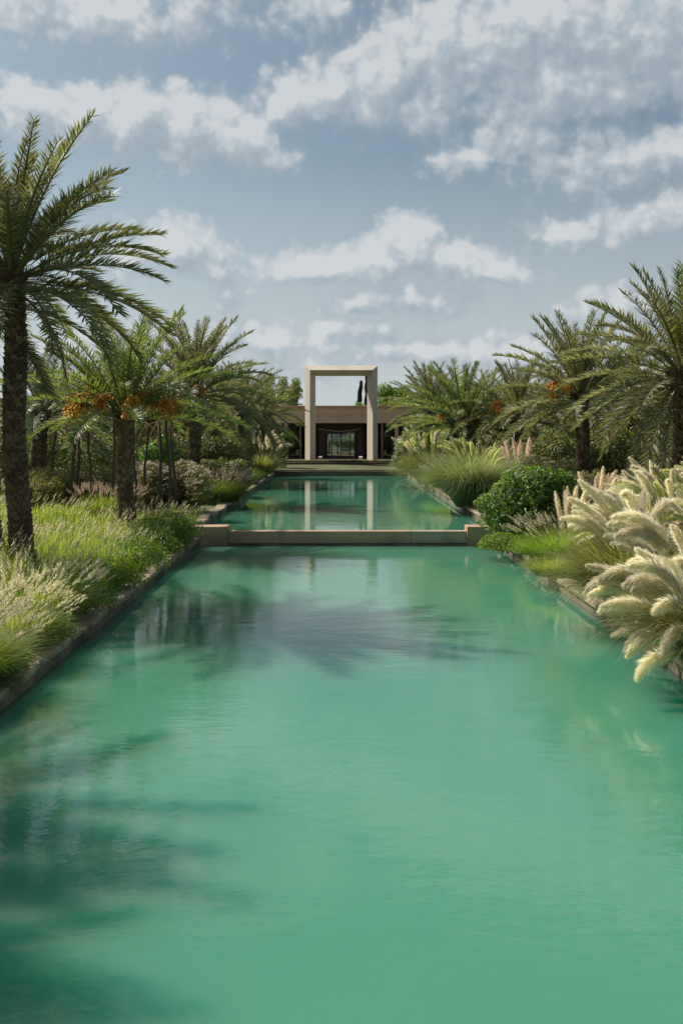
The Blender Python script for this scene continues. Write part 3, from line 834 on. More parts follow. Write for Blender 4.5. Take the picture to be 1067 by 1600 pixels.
def date_palm(label, px, d, top_py, size, nf=46, matkey='frond', r=.27, lean=(0, 0), dates=(), dry=0, emin=-40, seed=1, emax=86, dry_list=(), dark=(), group='date palms beside the pools', x=None, top=None):
    x = PX(px, d) if x is None else x; z0 = float(ground_z(x, d)) - .03
    Ht = PZ(top_py, d) - z0 if top is None else top
    root = thing('date_palm', label, 'palm tree', (x, d, z0), group)
    rr = random.Random(seed * 31)
    tm, top, tr = trunk_mesh(Ht, r, lean, seed)
    link('trunk', tm, root)
    rows = get_fronds(matkey)
    az0 = rr.uniform(0, 6.28)
    s = size / 3.0
    for k in range(nf):
        u = k / (nf - 1)
        e = emax + (emin - emax) * u ** 1.12 + rr.uniform(-5, 5)
        ci = min(range(len(ELEVS)), key=lambda i: abs(ELEVS[i] - e))
        az = az0 + k * 2.39996 + rr.uniform(-.22, .22)
        o = link('frond', rows[ci][rr.randrange(3)], root)
        er = Vector((math.cos(az), math.sin(az), 0))
        o.location = top + er * (tr * .55 * min(1, u * 1.6 + .12)) + Vector((0, 0, .16 - .42 * u))
        sc = s * rr.uniform(.86, 1.08) * (.8 + .2 * min(1, u * 5))
        o.scale = (sc, sc, sc)
        o.rotation_euler = (rr.uniform(-.16, .16), rr.uniform(-.05, .05), az)
    for k in range(dry):
        az = az0 + 1.1 + k * 2.4 + rr.uniform(-.3, .3)
        o = link('dry_frond', DRY[k % len(DRY)], root)
        o.location = top + Vector((math.cos(az) * tr * .8, math.sin(az) * tr * .8, -.35))
        sc = s * rr.uniform(.7, .95); o.scale = (sc, sc, sc); o.rotation_euler = (0, 0, az)
    for (azd, ki, sc) in dry_list:
        o = link('dry_frond', DRY[ki], root)
        o.location = top + Vector((math.cos(R(azd)) * tr * .8, math.sin(R(azd)) * tr * .8, -.2))
        o.scale = (sc, sc, sc); o.rotation_euler = (0, 0, R(azd))
    for (azd, zo, sc) in dates:
        o = link('date_bunch', DATES[rr.randrange(3)], root)
        o.location = top + Vector((math.cos(R(azd)) * tr * .8, math.sin(R(azd)) * tr * .8, zo + .28))
        o.scale = (sc, sc, sc * .85); o.rotation_euler = (0, 0, R(azd))
    for (azd, zo, sc) in dark:
        o = link('date_bunch', DATES_DARK[rr.randrange(2)], root)
        o.location = top + Vector((math.cos(R(azd)) * tr * .8, math.sin(R(azd)) * tr * .8, zo))
        o.scale = (sc, sc, sc); o.rotation_euler = (0, 0, R(azd))
        o['label'] = 'dark red brown bunch of ripening dates'
    return root

# bank with the tall palm
date_palm('tallest date palm, thick dark trunk rising from the feathery grass nearest the camera', 30, 22.5, 428, 3.6, 66, 'frond', .25, (-.2, .1), dry=2, seed=1, emin=-14)
date_palm('date palm cut by the picture edge, dark trunk close beside the tallest palm', -16, 23.4, 470, 3.2, 24, 'frond', .27, (-.5, .1), seed=2)
date_palm('short date palm hung with bright orange date bunches, trunk in the grass by the weir', 200, 30.8, 648, 3.4, 46, 'frond_green', .235, (-.15, 0),
          dates=((200, .1, 1.6), (222, 0, 1.7), (180, .0, 1.6), (250, .1, 1.4), (330, .2, 1.4), (345, .1, 1.6), (10, .2, 1.5), (155, .7, 1.4), (290, .05, 1.5), (310, .25, 1.3)), dry_list=((-75, 2, .8),), seed=3, emin=6)
date_palm('grey green date palm with low drooping crown behind the olive flowering shrub', 62, 38, 645, 3.1, 38, 'frond_blue', .26, (0, 0), dry=3, seed=4, emin=-20)
date_palm('tall date palm with upright spiky crown and few dates behind the short orange fruited palm', 302, 43, 612, 3.4, 60, 'frond', .27, (.1, 0), emin=-14,
          dates=((270, -.1, 1.0), (300, -.2, .9), (240, .1, .9)), dry_list=((-60, 2, 1.0), (-20, 1, .9)), seed=5)
date_palm('date palm with dense drooping crown halfway along the upper pool, near plume tufts', 383, 56, 640, 2.9, 52, 'frond', .32, (0, 0), dry=4, seed=6)
date_palm('last date palm before the terrace, crown reaching towards the pale portal', 415, 65, 650, 2.6, 42, 'frond', .3, (0, 0), dry=3, seed=7)
date_palm('date palm with bushy crown between the spiky palm and the dense drooping palm', 345, 60, 632, 3.0, 40, 'frond_green', .28, seed=8)
for i, (px, d, tp, s) in enumerate(((150, 52, 640, 3.6), (235, 58, 640, 3.6), (110, 66, 645, 3.4))):
    date_palm('dim date palm in the background thicket behind the bank of feathery grass', px, d, tp, s * .82, 28, 'frond_blue', .27, dry=2, emin=-15, seed=20 + i, group='background palms of the grassy bank')
# two more stand just outside the picture; their shade falls on the near water
for (x, d, h, s, sd) in ((-9.2, 13.4, 5.6, 3.1, 41), (-9.1, 10.4, 5.6, 3.1, 42), (-9.9, 12.0, 6.4, 3.1, 43)):
    date_palm('date palm outside the picture, shading the near corner of the lower pool', 0, d, 0, s, 46, 'frond', .27, dry=2, seed=sd, x=x, top=h, group='palms shading the near water')
# bank with the pampas
date_palm('big date palm cut by the picture edge, long pale ribbed fronds over the pampas grass', 1068, 27.5, 588, 3.25, 72, 'frond', .33, (0, 0), dry=5, emin=-46, seed=10)
date_palm('date palm with straight dark trunk and amber dates rising behind the leafy green bush', 910, 35, 618, 3.0, 62, 'frond', .23, (-.1, 0), emin=-16,
          dates=((180, .05, 1.0), (200, -.1, 1.1), (230, .05, 1.0), (160, .0, .9), (215, .1, 1.0)), dry_list=((-100, 1, .8), (-150, 3, .75)), seed=11)
date_palm('squat date palm with fountain shaped crown and thick stubby trunk above pampas', 724, 46, 660, 2.95, 62, 'frond_green', .5, (0, 0), emin=0,
          dark=((262, .15, 1.0), (285, .1, .9)), dates=((200, 0, .8), (350, .3, .9)), dry=5, seed=12)
date_palm('date palm nearest the portal on the pampas bank, crown leaning over white flowers', 672, 60, 640, 2.9, 50, 'frond', .3, (0, 0), emin=0, dates=((265, -.1, .8), (280, .1, .7)), dry=4, seed=13)
date_palm('low dark date palm with two orange date bunches behind the pink pampas plumes', 808, 44, 652, 2.7, 46, 'frond', .27, (0, 0), emin=-8,
          dates=((225, -.1, 1.2), (205, .25, 1.1), (245, 0, 1.0)), dry=3, seed=14)
for i, (px, d, tp, s) in enumerate(((865, 55, 645, 3.4), (985, 42, 620, 3.8), (1150, 38, 600, 3.9), (765, 66, 640, 3.5))):
    date_palm('dim date palm in the background thicket behind the pampas bank', px, d, tp, s * .78, 34, 'frond', .27, dry=2, seed=30 + i, group='background palms of the pampas bank')

# ------------------------------------------------------------------ shrubs and trees
def shrub(name, label, cat, px, d, lobes, n, leaf, mat, group=None, flowers=None, fl_n=0, fl_size=.05, seed=1, asp=.45, x=None):
    x = PX(px, d) if x is None else x
    z0 = float(ground_z(x, d)) - .02
    root = thing(name, label, cat, (x, d, z0), group)
    rng = np.random.default_rng(seed)
    V, F = lump_leaves(lobes, n, leaf, rng, asp)
    k = V.reshape(-1, 4, 3); ok = k[:, :, 2].min(1) > .0
    V = k[ok].reshape(-1, 3); m = int(ok.sum()); b0 = (np.arange(m) * 4)[:, None]
    F = np.concatenate([b0 + np.array([[0,1,2]]), b0 + np.array([[0,2,3]])])
    link('leaves', newmesh('leaves', V, [F], [mat]), root)
    st = MB(); rr = random.Random(seed)
    for l in lobes:
        for q in range(3):
            tip = (l[0] + rr.uniform(-.5, .5) * l[3], l[1] + rr.uniform(-.5, .5) * l[4], l[2] + .4 * l[5])
            bs = (l[0] * .4 + rr.uniform(-.1, .1), l[1] * .4 + rr.uniform(-.1, .1), -.08)
            st.tube([bs, ((bs[0]+tip[0])*.5, (bs[1]+tip[1])*.5, tip[2]*.6), tip], [.025, .018, .008], 5)
    st.obj('stems', M['bark'], root)
    if flowers:
        # flower heads: little domes of petals on the outside of the bush
        lob = np.array(lobes); pick = rng.integers(0, len(lob), fl_n)
        dd = unit(rng.normal(size=(fl_n, 3)) + np.array([0, -.25, .55]))
        hc = lob[pick, :3] + dd * lob[pick, 3:6] * 1.06
        per = 14
        C = np.repeat(hc, per, 0) + rng.normal(size=(fl_n * per, 3)) * fl_size * np.array([.8, .8, .4])
        N = unit(rng.normal(size=C.shape) * .6 + np.repeat(dd, per, 0)); U = unit(np.cross(N, rng.normal(size=C.shape)))
        s = fl_size * rng.uniform(.5, 1.0, len(C))
        V, F = leafcards(C, N, U, s, s * .9)
        tag(link('blossoms', newmesh('blossoms', V, [F], [flowers]), root), kind='stuff')
    return root

def lobes_blob(w, dpt, h, k, seed, flat=.5):
    rr = random.Random(seed); L = []
    for i in range(k):
        u = (i + .5) / k * 2 - 1
        rx = w * rr.uniform(.26, .4); rz = h * rr.uniform(.38, .5)
        L.append((u * w * .72, rr.uniform(-.35, .35) * dpt, h * rr.uniform(.45, .62), rx, dpt * rr.uniform(.4, .6), rz))
    return L

shrub('flowering_shrub', 'large shrub covered in pale pink blossom beside the weir end block', 'shrub', 272, 34.5, lobes_blob(1.45, 1.3, 1.75, 6, 1), 15000, .085, M['shrub_olive'], None, M['blossom'], 420, .05, 1)
shrub('flowering_shrub', 'pale blossoming shrub with sparse flowers, directly behind the orange fruited palm trunk', 'shrub', 232, 37, lobes_blob(1.1, 1.2, 1.6, 5, 2), 10000, .085, M['shrub_olive'], None, M['blossom'], 190, .05, 2)
shrub('olive_shrub', 'wide olive green shrub with few flowers between two palm trunks', 'shrub', 125, 35.5, lobes_blob(2.0, 1.3, 1.45, 7, 3), 15000, .08, M['shrub_olive'], None, M['blossom_tan'], 90, .045, 3)
shrub('olive_shrub', 'small pale olive shrub beside the lower trunk of the tallest palm', 'shrub', 62, 33.5, lobes_blob(.8, .9, 1.05, 4, 4), 6000, .08, M['shrub_olive'], seed=4)
shrub('leafy_sapling', 'small fresh green leafy sapling glowing behind the trunks and the pale blossom', 'sapling', 247, 40, [(0,0,1.9,.65,.6,.5), (.3,0,2.3,.4,.4,.35)], 3000, .15, M['tree_fresh'], seed=5)
shrub('leafy_bush', 'glossy bright green broad bush spilling over the weir corner on the pampas bank', 'bush', 836, 29.2,
      [(0,0,1.05,1.25,1.2,.95), (-.8,-.4,.85,.85,.9,.8), (.8,.1,1.0,.85,.9,.8), (.1,-.5,1.4,.95,.8,.62), (-.45,-.9,.5,.85,.8,.6), (.4,-.8,.6,.8,.7,.6)], 19000, .15, M['shrub'], seed=6, asp=.38)
shrub('ground_cover_bush', 'low light green ground cover at the foot of the broad glossy bush', 'ground cover', 790, 27.2, [(0,0,.15,.75,.9,.28), (.5,-1.0,.12,.5,.7,.25)], 5000, .07, M['mound_lime'], seed=7, asp=.6)
shrub('flowering_shrub', 'beige flowering shrub just behind the broad glossy green bush', 'shrub', 850, 33.5, lobes_blob(1.25, 1.0, 1.85, 5, 8), 9000, .09, M['shrub_olive'], None, M['blossom_tan'], 200, .055, 8)
shrub('flowering_shrub', 'low beige flowering shrub in front of the straight dark palm trunk', 'shrub', 945, 30.5, lobes_blob(1.2, .9, 1.65, 5, 9), 9000, .085, M['shrub_olive'], None, M['blossom_tan'], 210, .05, 9)
shrub('flowering_shrub', 'beige flowering shrub under the hanging fronds of the big edge palm', 'shrub', 1030, 28.8, lobes_blob(1.2, .9, 1.55, 5, 10), 8000, .085, M['shrub_olive'], None, M['blossom_tan'], 160, .05, 10)
shrub('white_flower_bush', 'dark bush dotted with white flowers next to the terrace steps', 'bush', 634, 66, [(0,0,1.3,.7,.7,1.1), (.5,.2,1.9,.5,.5,.6), (-.4,0,.8,.5,.5,.6)], 4000, .16, M['shrub_dark'], None, M['blossom_white'], 70, .10, 11)
shrub('leafy_bush', 'fresh green bush glowing in the shade beside the terrace under the last palm', 'bush', 446, 71, [(0,0,1.9,.55,.5,.6), (-.4,0,1.2,.6,.5,.8)], 3000, .18, M['shrub'], seed=12)
# dark thicket behind the trunks
for i, (px, d, w, h) in enumerate(((120, 47, 3.6, 2.6), (20, 44, 3.2, 2.9), (230, 52, 3.0, 2.6), (320, 54, 2.6, 2.4), (395, 68, 2.4, 2.6), (340, 46, 1.6, 1.5))):
    shrub('thicket_bush', 'dark shaded bush in the thicket behind the palm trunks on the grassy bank', 'bush', px, d, lobes_blob(w, 1.4, h, 6, 60 + i), 7000, .17, M['shrub_dark'], 'dark thicket behind the grassy bank', seed=60 + i)
for i, (px, d, w, h) in enumerate(((780, 50, 2.8, 2.6), (850, 47, 2.6, 3.0), (930, 44, 2.6, 2.6), (1010, 40, 2.8, 2.8), (1090, 35, 2.4, 2.8), (690, 60, 2.2, 2.0), (880, 40, 1.8, 2.6))):
    shrub('thicket_bush', 'dark shaded bush in the thicket behind the palms on the pampas bank', 'bush', px, d, lobes_blob(w, 1.4, h, 6, 80 + i), 7000, .17, M['shrub_dark'], 'dark thicket behind the pampas bank', seed=80 + i)
# low mounds along the grassy edge
mo = [(268, 29.3, .85, .62, 'mound', 'dark green rounded mound nearest the weir end block on the grassy bank'),
      (246, 27.6, .8, .55, 'mound_lime', 'bright green low mound between two dark mounds along the coping'),
      (222, 26.0, .75, .58, 'mound', 'dark green mound overhanging the coping beside the bright green low mound'),
      (188, 23.6, .8, .48, 'mound', 'low dark mound at the water edge below the bright grass'),
      (150, 20.8, .75, .40, 'mound_lime', 'flat yellow green mound creeping over the coping stones'),
      (108, 18.3, .7, .42, 'mound', 'shaded creeping mound on the coping nearest the tallest palm'),
      (60, 15.6, .6, .34, 'mound', 'small shaded mound creeping over the coping below the edge tufts'),
      (30, 13.4, .55, .30, 'mound_lime', 'small flat mound on the coping at the picture edge nearest the camera')]
for i, (px, d, w, h, mk, lab) in enumerate(mo):
    shrub('mound_plant', lab, 'ground cover', None, d, [(0,0,h*.35,w*.8,w*1.3,h*.8), (-.5,.8,h*.5,w*.9,w*1.1,h*.9), (-.3,-.9,h*.35,w*.75,w,h*.7)], 7000, .075, M[mk], 'mounds along the grassy edge', seed=100 + i, asp=.35, x=XL - .42)

def tree(name, label, px, d, top_py, w, mat, n=6000, leaf=.22, group=None, seed=1, shape='round', trunk_h=None):
    x = PX(px, d); z0 = float(ground_z(x, d)) - .05
    H = PZ(top_py, d) - z0
    root = thing(name, label, 'tree', (x, d, z0), group)
    rng = np.random.default_rng(seed); rr = random.Random(seed)
    lobes = []; limbs = MB()
    limbs.tube([(0,0,-.2), (rr.uniform(-.1,.1), 0, H*.3), (rr.uniform(-.2,.2), rr.uniform(-.2,.2), H*.8)], [.05*H*.6, .035*H*.6, .01*H], 8)
    k = 13
    for i in range(k):
        u = (i + .5) / k
        if shape == 'spire':
            c = (rr.uniform(-.75, .75) * w * (1.1-u), rr.uniform(-.6, .6) * w * (1.1-u), H * (.12 + .82 * u + rr.uniform(-.04, .04))); r = w * (.42 * (1 - u) ** .5 + .2) * rr.uniform(.7, 1.2)
            lobes.append((c[0], c[1], c[2], r, r, H * .10))
        else:
            an = i * 2.4; rad = w * .62 * math.sqrt(rr.random())
            c = (math.cos(an) * rad, math.sin(an) * rad, H * (.42 + .45 * u)); r = w * rr.uniform(.28, .45)
            lobes.append((c[0], c[1], c[2], r, r, r * .8))
            limbs.tube([(0, 0, H * .3), (c[0]*.5, c[1]*.5, c[2]*.8), c], [.02*H, .013*H, .004*H], 5)
    V, F = lump_leaves(lobes, n, leaf, rng, .5, depth=.6)
    V[:, 2] = np.where(V[:, 2] > H, H - (V[:, 2] - H) * .3, V[:, 2])
    link('crown', newmesh('crown', V, [F], [mat]), root)
    limbs.obj('trunk', M['bark'], root)
    return root

tree('feathery_tree', 'tall yellow green feathery tree rising just beside the portal, behind the roof', 462, 98, 590, 2.0, M['tree_light'], 8000, .22, 'yellow green trees behind the pavilion', 1, 'spire')
tree('feathery_tree', 'middle yellow green feathery tree of three behind the pavilion roof', 440, 100, 588, 2.0, M['tree_light'], 8000, .22, 'yellow green trees behind the pavilion', 2, 'spire')
tree('feathery_tree', 'yellow green feathery tree partly hidden behind the palms, furthest from the portal', 418, 102, 584, 2.2, M['tree_light'], 8000, .22, 'yellow green trees behind the pavilion', 3, 'spire')
tree('leafy_tree', 'rounded bright green tree behind the roof beyond the sunlit portal leg', 618, 104, 594, 2.6, M['tree_fresh'], 9000, .24, None, 4)
tree('leafy_tree', 'low bright green tree crown showing over the roof inside the portal', 574, 106, 621, 1.7, M['tree_fresh'], 5000, .2, None, 5)
tree('leafy_tree', 'tiny green treetop peeping over the roof near the centre of the portal', 514, 108, 626, .65, M['tree_fresh'], 1500, .18, None, 6)
tree('courtyard_tree', 'small sunlit garden tree seen through the pavilion glass doors', 528, 103, 668, 1.3, M['tree_light'], 4000, .2, 'courtyard greenery', 7)
tree('courtyard_tree', 'second sunlit garden tree seen low through the pavilion glass doors', 545, 101, 682, 1.3, M['tree_fresh'], 3500, .2, 'courtyard greenery', 8)
for i, (px, d, tp, w) in enumerate(((-60, 75, 610, 4), (30, 80, 622, 4.5), (110, 84, 628, 4.2), (190, 78, 625, 4.2), (270, 82, 615, 4), (340, 86, 610, 4), (385, 92, 605, 3.4))):
    tree('garden_tree', 'dark leafy tree closing the garden behind the palms of the grassy bank', px, d, tp, w, M['shrub_dark'], 6500, .34, 'background trees of the grassy bank', 30 + i)
for i, (px, d, tp, w) in enumerate(((660, 92, 612, 3.4), (720, 84, 612, 4), (790, 80, 606, 4), (860, 70, 600, 4), (930, 66, 590, 4), (1000, 62, 585, 4), (1080, 58, 570, 4))):
    tree('garden_tree', 'dark leafy tree closing the garden behind the palms of the pampas bank', px, d, tp, w, M['shrub_dark'], 6500, .34, 'background trees of the pampas bank', 50 + i)

def cypress(label, px, d, top_py, w, bend, seed):
    x = PX(px, d); z0 = float(ground_z(x, d)); H = PZ(top_py, d) - z0
    root = thing('cypress', label, 'tree', (x, d, z0))
    rng = np.random.default_rng(seed); n = 5000
    u = rng.random(n) ** .8; an = rng.uniform(0, 6.28, n)
    r = w * (np.clip(1.15 - u, .12, 1) ** .6) * rng.uniform(.5, 1.0, n) * (1 + .2 * np.sin(u * 34 + np.cos(an) * 2))
    C = np.stack([r * np.cos(an) + bend * np.sin(u * 3.4) , r * np.sin(an), H * (.06 + .94 * u)], 1)
    N = unit(np.stack([np.cos(an), np.sin(an), .2 + 0 * an], 1) + rng.normal(size=(n, 3)) * .4)
    U = unit(np.array([[0, 0, 1.]]) + rng.normal(size=(n, 3)) * .25); U = unit(U - N * np.sum(U * N, 1)[:, None])
    V, F = leafcards(C, N, U, np.full(n, .3), np.full(n, .10))
    link('crown', newmesh('crown', V, [F], [M['cypress']]), root)
    b = MB(); b.tube([(0,0,-.2), (bend*.8,0,H*.4), (bend*.4,0,H*.9)], [.14,.1,.03], 7); b.obj('trunk', M['bark'], root)
cypress('thin crooked dark cypress standing clear in the sky inside the portal', 563.5, 112, 596, .42, -.25, 1)
cypress('dark cypress half hidden behind the sunlit leg of the portal', 573.5, 114, 588, .55, .1, 2)

# clipped hedge along the terrace edge
def make_hedge():
    root = thing('clipped_hedge', 'long low clipped dark hedge along the terrace edge in front of the portal', 'hedge', (.4, 75.75, .95))
    rng = np.random.default_rng(4); n = 9000
    C = np.stack([rng.uniform(-6.2, 6.8, n), rng.uniform(-.26, .26, n), rng.uniform(.02, .24, n)], 1)
    sh = rng.random(n) < .6
    C[sh, 2] = .24 + rng.normal(0, .015, sh.sum())
    N = unit(np.where(sh[:, None], np.array([[0, 0, 1.]]), np.array([[0, -1., .2]])) + rng.normal(size=(n, 3)) * .55); U = unit(np.cross(N, rng.normal(size=(n, 3))))
    V, F = leafcards(C, N, U, np.full(n, .09), np.full(n, .05))
    link('leaves', newmesh('leaves', V, [F], [M['shrub_olive']]), root)
    b = MB(); b.box(-6.2, 6.8, -.2, .2, .0, .2); b.obj('twigs', M['bark'], root)
make_hedge()

# thin bare stems between the trunks
def thin_stem(px, d, top_py, bot_py, sway, r, label):
    x = PX(px, d); z0 = float(ground_z(x, d)) - .05; zt = PZ(top_py, d) - z0
    b = MB(); rr = random.Random(int(px))
    pts = [(sway * (k / 6) ** 2 + .03 * math.sin(k * 1.7 + px), 0, zt * k / 6) for k in range(7)]
    b.tube(pts, [r * (1.15 - .35 * k / 6) for k in range(7)], 7)
    root = thing('slender_trunk', label, 'sapling', (x, d, z0), 'thin bare stems between the palms')
    b.obj('stem', M['bark'], root, smooth=True)
    tip = pts[-1]
    for q in range(3):
        az = q * 2.1 + px
        o = link('dry_frond', DRY[1 + q % 3], root, tip); o.rotation_euler = (0, 0, az); o.scale = (.42, .42, .42)
stems = [(113, 34.2, 650, .15, .07, 'thickest bare brown stem standing well apart in the olive green shrub'),
         (121, 34.6, 660, .1, .055, 'thin bare stem pressed close against the thickest brown stem'),
         (142, 34.0, 655, -.1, .05, 'single thin bare stem in the middle of the olive green shrub'),
         (177, 33.5, 640, .05, .045, 'thin bare stem just before the orange fruited palm trunk, on its shrub side'),
         (212, 33.0, 655, -.1, .045, 'thin bare stem hugging the pool side of the orange fruited palm trunk'),
         (226, 34, 660, .12, .045, 'thin bare stem rising before the sparse pale blossom shrub'),
         (252, 33.6, 660, -.05, .055, 'first of three bare stems before the large pink blossom shrub'),
         (267, 33.4, 650, -.18, .06, 'middle of three bare stems before the large pink blossom shrub'),
         (275, 34, 655, -.25, .055, 'bare stem nearest the weir of three before the pink blossom shrub'),
         (80, 36, 660, .2, .06, 'leaning bare stem close beside the trunk of the tallest palm')]
for (px, d, tp, sw, r, lab) in stems:
    thin_stem(px, d, tp, 0, sw, r, lab)

# ------------------------------------------------------------------ grasses
def spikes(base, d, length, wid, rng):
    """slender seed heads: three crossed lens-shaped cards with ragged width"""
    n = len(base); V = []; k = 3
    a0 = unit(np.cross(d, np.array([[.3, .2, .1]]) + 0 * d)); b0 = np.cross(d, a0)
    Q = []; cnt = 0
    for q in range(k):
        an = math.pi * q / k
        s = a0 * math.cos(an) + b0 * math.sin(an)
        p = [base, base + d * (length * .35)[:, None] + s * wid[:, None] * .5, base + d * length[:, None], base + d * (length * .35)[:, None] - s * wid[:, None] * .5]
        V.append(np.stack(p, 1))
    V = np.concatenate(V, 0).reshape(-1, 3)
    b = (np.arange(n * k) * 4)[:, None]
    return V, b + np.array([[0, 1, 2, 3]])

def hair_spikes(base, d, length, wid, rng, per=16):
    """seed heads of short bristles along the stalk"""
    n = len(base)
    u = np.tile(np.linspace(.0, 1, per), n); idx = np.repeat(np.arange(n), per)
    dd = d[idx]; p = base[idx] + dd * (length[idx] * u)[:, None]
    rnd = unit(np.cross(dd, rng.normal(size=dd.shape)))
    hd = unit(dd * .85 + rnd * .6); hl = wid[idx] * (1.25 * np.sin(np.pi * np.clip(u * .85 + .12, 0, 1)) + .35)
    w = unit(np.cross(hd, rng.normal(size=dd.shape))) * (.0065)
    V = np.stack([p - w, p + w, p + hd * hl[:, None]], 1).reshape(-1, 3)
    return V, (np.arange(len(p)) * 3)[:, None] + np.array([[0, 1, 2]])

def meadow(name, pts, hmin, hmax, wid, lean_az, mat, seedmat, seed_frac, seed, spread=.5, tip=.8):
    rng = np.random.default_rng(seed)
    n = len(pts)
    az = lean_az + rng.normal(0, 1.3, n)
    ln = rng.uniform(hmin, hmax, n) * (1 - .38 * ss(21, 29, pts[:, 1]))
    l0 = np.abs(rng.normal(0, .22, n)); l1 = l0 + np.abs(rng.normal(spread, .4, n))
    V, Q, T, P = blades(pts, az, l0, np.minimum(l1, 2.0), ln, wid * rng.uniform(.7, 1.3, n), rng)
    me_args = [V, [Q, T], [0, 0]]
    if seed_frac > 0:
        k = int(n * seed_frac); sel = rng.choice(n, k, replace=False)
        bz = pts[sel].copy(); saz = lean_az + rng.normal(0, .6, k); sl0 = np.abs(rng.normal(.1, .08, k)); sln = hmax * rng.uniform(.75, 1.12, k) * (1 - .38 * ss(21, 29, bz[:, 1]))
        V2, Q2, T2, P2 = blades(bz, saz, sl0, sl0 + .4, sln, np.full(k, wid * .6), rng)
        tipd = unit(P2[-1] - P2[-2]); 
        V3, F3 = hair_spikes(P2[-1] - tipd * .02, unit(tipd + np.stack([np.cos(saz), np.sin(saz), 0*saz], 1) * .25), rng.uniform(.14, .26, k), np.full(k, .042), rng)
        o1 = len(V); o2 = o1 + len(V2)
        return np.concatenate([V, V2, V3]), [Q, T, Q2 + o1, T2 + o1, F3 + o2], [0, 0, 0, 0, 1]
    return V, [Q, T], [0, 0]

def scatter(n, x0, x1, y0, y1, rng, clump=0, keep=None):
    if clump:
        c = int(n / clump)
        cx = rng.uniform(x0, x1, c); cy = rng.uniform(y0, y1, c)
        i = rng.integers(0, c, n)
        x = cx[i] + rng.normal(0, .16, n); y = cy[i] + rng.normal(0, .16, n)
    else:
        x = rng.uniform(x0, x1, n); y = rng.uniform(y0, y1, n)
    ok = (x < XL - .30) | (x > XR + .30)
    if keep is not None: ok &= keep(x, y)
    x, y = x[ok], y[ok]
    return np.stack([x, y, ground_z(x, y) - .03], 1)

def make_meadows():
    rng = np.random.default_rng(21)
    near = lambda x, y: (x > -.36 * y - 1.5)
    p = scatter(60000, -13, XL - .5, 8.5, 33, rng, 55, near)
    V, F, fm = meadow('grass', p, .35, .85, .013, .15, None, None, .035, 1)
    o = link('grass', newmesh('grass', V, F, [M['grass'], M['seed']], fm)); tag(o, 'bright green fountain grass with feathery seed heads covering the grassy bank', kind='stuff')
    p = scatter(26000, -8, XL - .28, 8, 30, rng, 0, lambda x, y: (x > XL - 1.2) & near(x, y))
    V, F, fm = meadow('verge', p, .10, .36, .012, 0, None, None, 0, 2, .9)
    o = link('verge_grass', newmesh('verge_grass', V, F, [M['grass']], fm)); tag(o, 'short grass creeping up to the coping stones of the pool', kind='stuff')
    p = scatter(30000, -22, 26, 31, 76, rng, 30, lambda x, y: (np.abs(x) < .4 * y + 1) & (y < 74))
    V, F, fm = meadow('undergrowth', p, .25, .6, .02, 0, None, None, .02, 3)
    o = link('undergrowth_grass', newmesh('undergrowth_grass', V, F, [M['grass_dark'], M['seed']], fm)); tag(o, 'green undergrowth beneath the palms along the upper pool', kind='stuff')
    p = scatter(16000, XR + .3, 12, 12, 31, rng, 0, lambda x, y: (x < .36 * y + 1.5))
    V, F, fm = meadow('undergrowth', p, .12, .38, .014, 3.1, None, None, .0, 4, .8)
    o = link('verge_grass', newmesh('verge_grass', V, F, [M['grass_lime']], fm)); tag(o, 'short lime green grass between the pampas clumps and the coping', kind='stuff')
make_meadows()

def tuft(name, label, x, d, rad, h, n, mat, seedmat=None, nseed=0, lean=0, seed=1, group=None, spread=1.0, wid=.012):
    z0 = float(ground_z(x, d)) - .03
    root = thing(name, label, 'grass tuft', (x, d, z0), group)
    rng = np.random.default_rng(seed)
    an = rng.uniform(0, 6.28, n); r = rad * .45 * np.sqrt(rng.random(n))
    base = np.stack([r * np.cos(an), r * np.sin(an), 0 * r], 1)
    l0 = .1 + .55 * r / (rad * .45); l1 = l0 + np.abs(rng.normal(spread, .35, n))
    az = an + rng.normal(0, .4, n)
    V, Q, T, P = blades(base, az, l0, np.minimum(l1, 2.5), h * rng.uniform(.75, 1.35, n), wid * rng.uniform(.7, 1.3, n), rng, 4)
    link('blades', newmesh('blades', V, [Q, T], [mat]), root)
    if nseed:
        an = rng.uniform(0, 6.28, nseed); r = rad * .4 * np.sqrt(rng.random(nseed))
        base = np.stack([r * np.cos(an), r * np.sin(an), 0 * r], 1)
        l0 = .08 + .5 * r / (rad * .4) * rng.uniform(.6, 1.2, nseed)
        V2, Q2, T2, P2 = blades(base, an, l0, l0 + .35, h * rng.uniform(1.0, 1.35, nseed), np.full(nseed, .006), rng, 3)
        tipd = unit(P2[-1] - P2[-2] + np.array([[.1 * math.cos(lean), .1 * math.sin(lean), 0]]))
        V3, F3 = hair_spikes(P2[-1], tipd, rng.uniform(.16, .28, nseed), np.full(nseed, .045), rng, 20)
        o = len(V2)
        tag(link('seed_heads', newmesh('seed_heads', np.concatenate([V2, V3]), [Q2, T2, F3 + o], [mat, seedmat], [0, 0, 1]), root), kind='stuff')
    return root

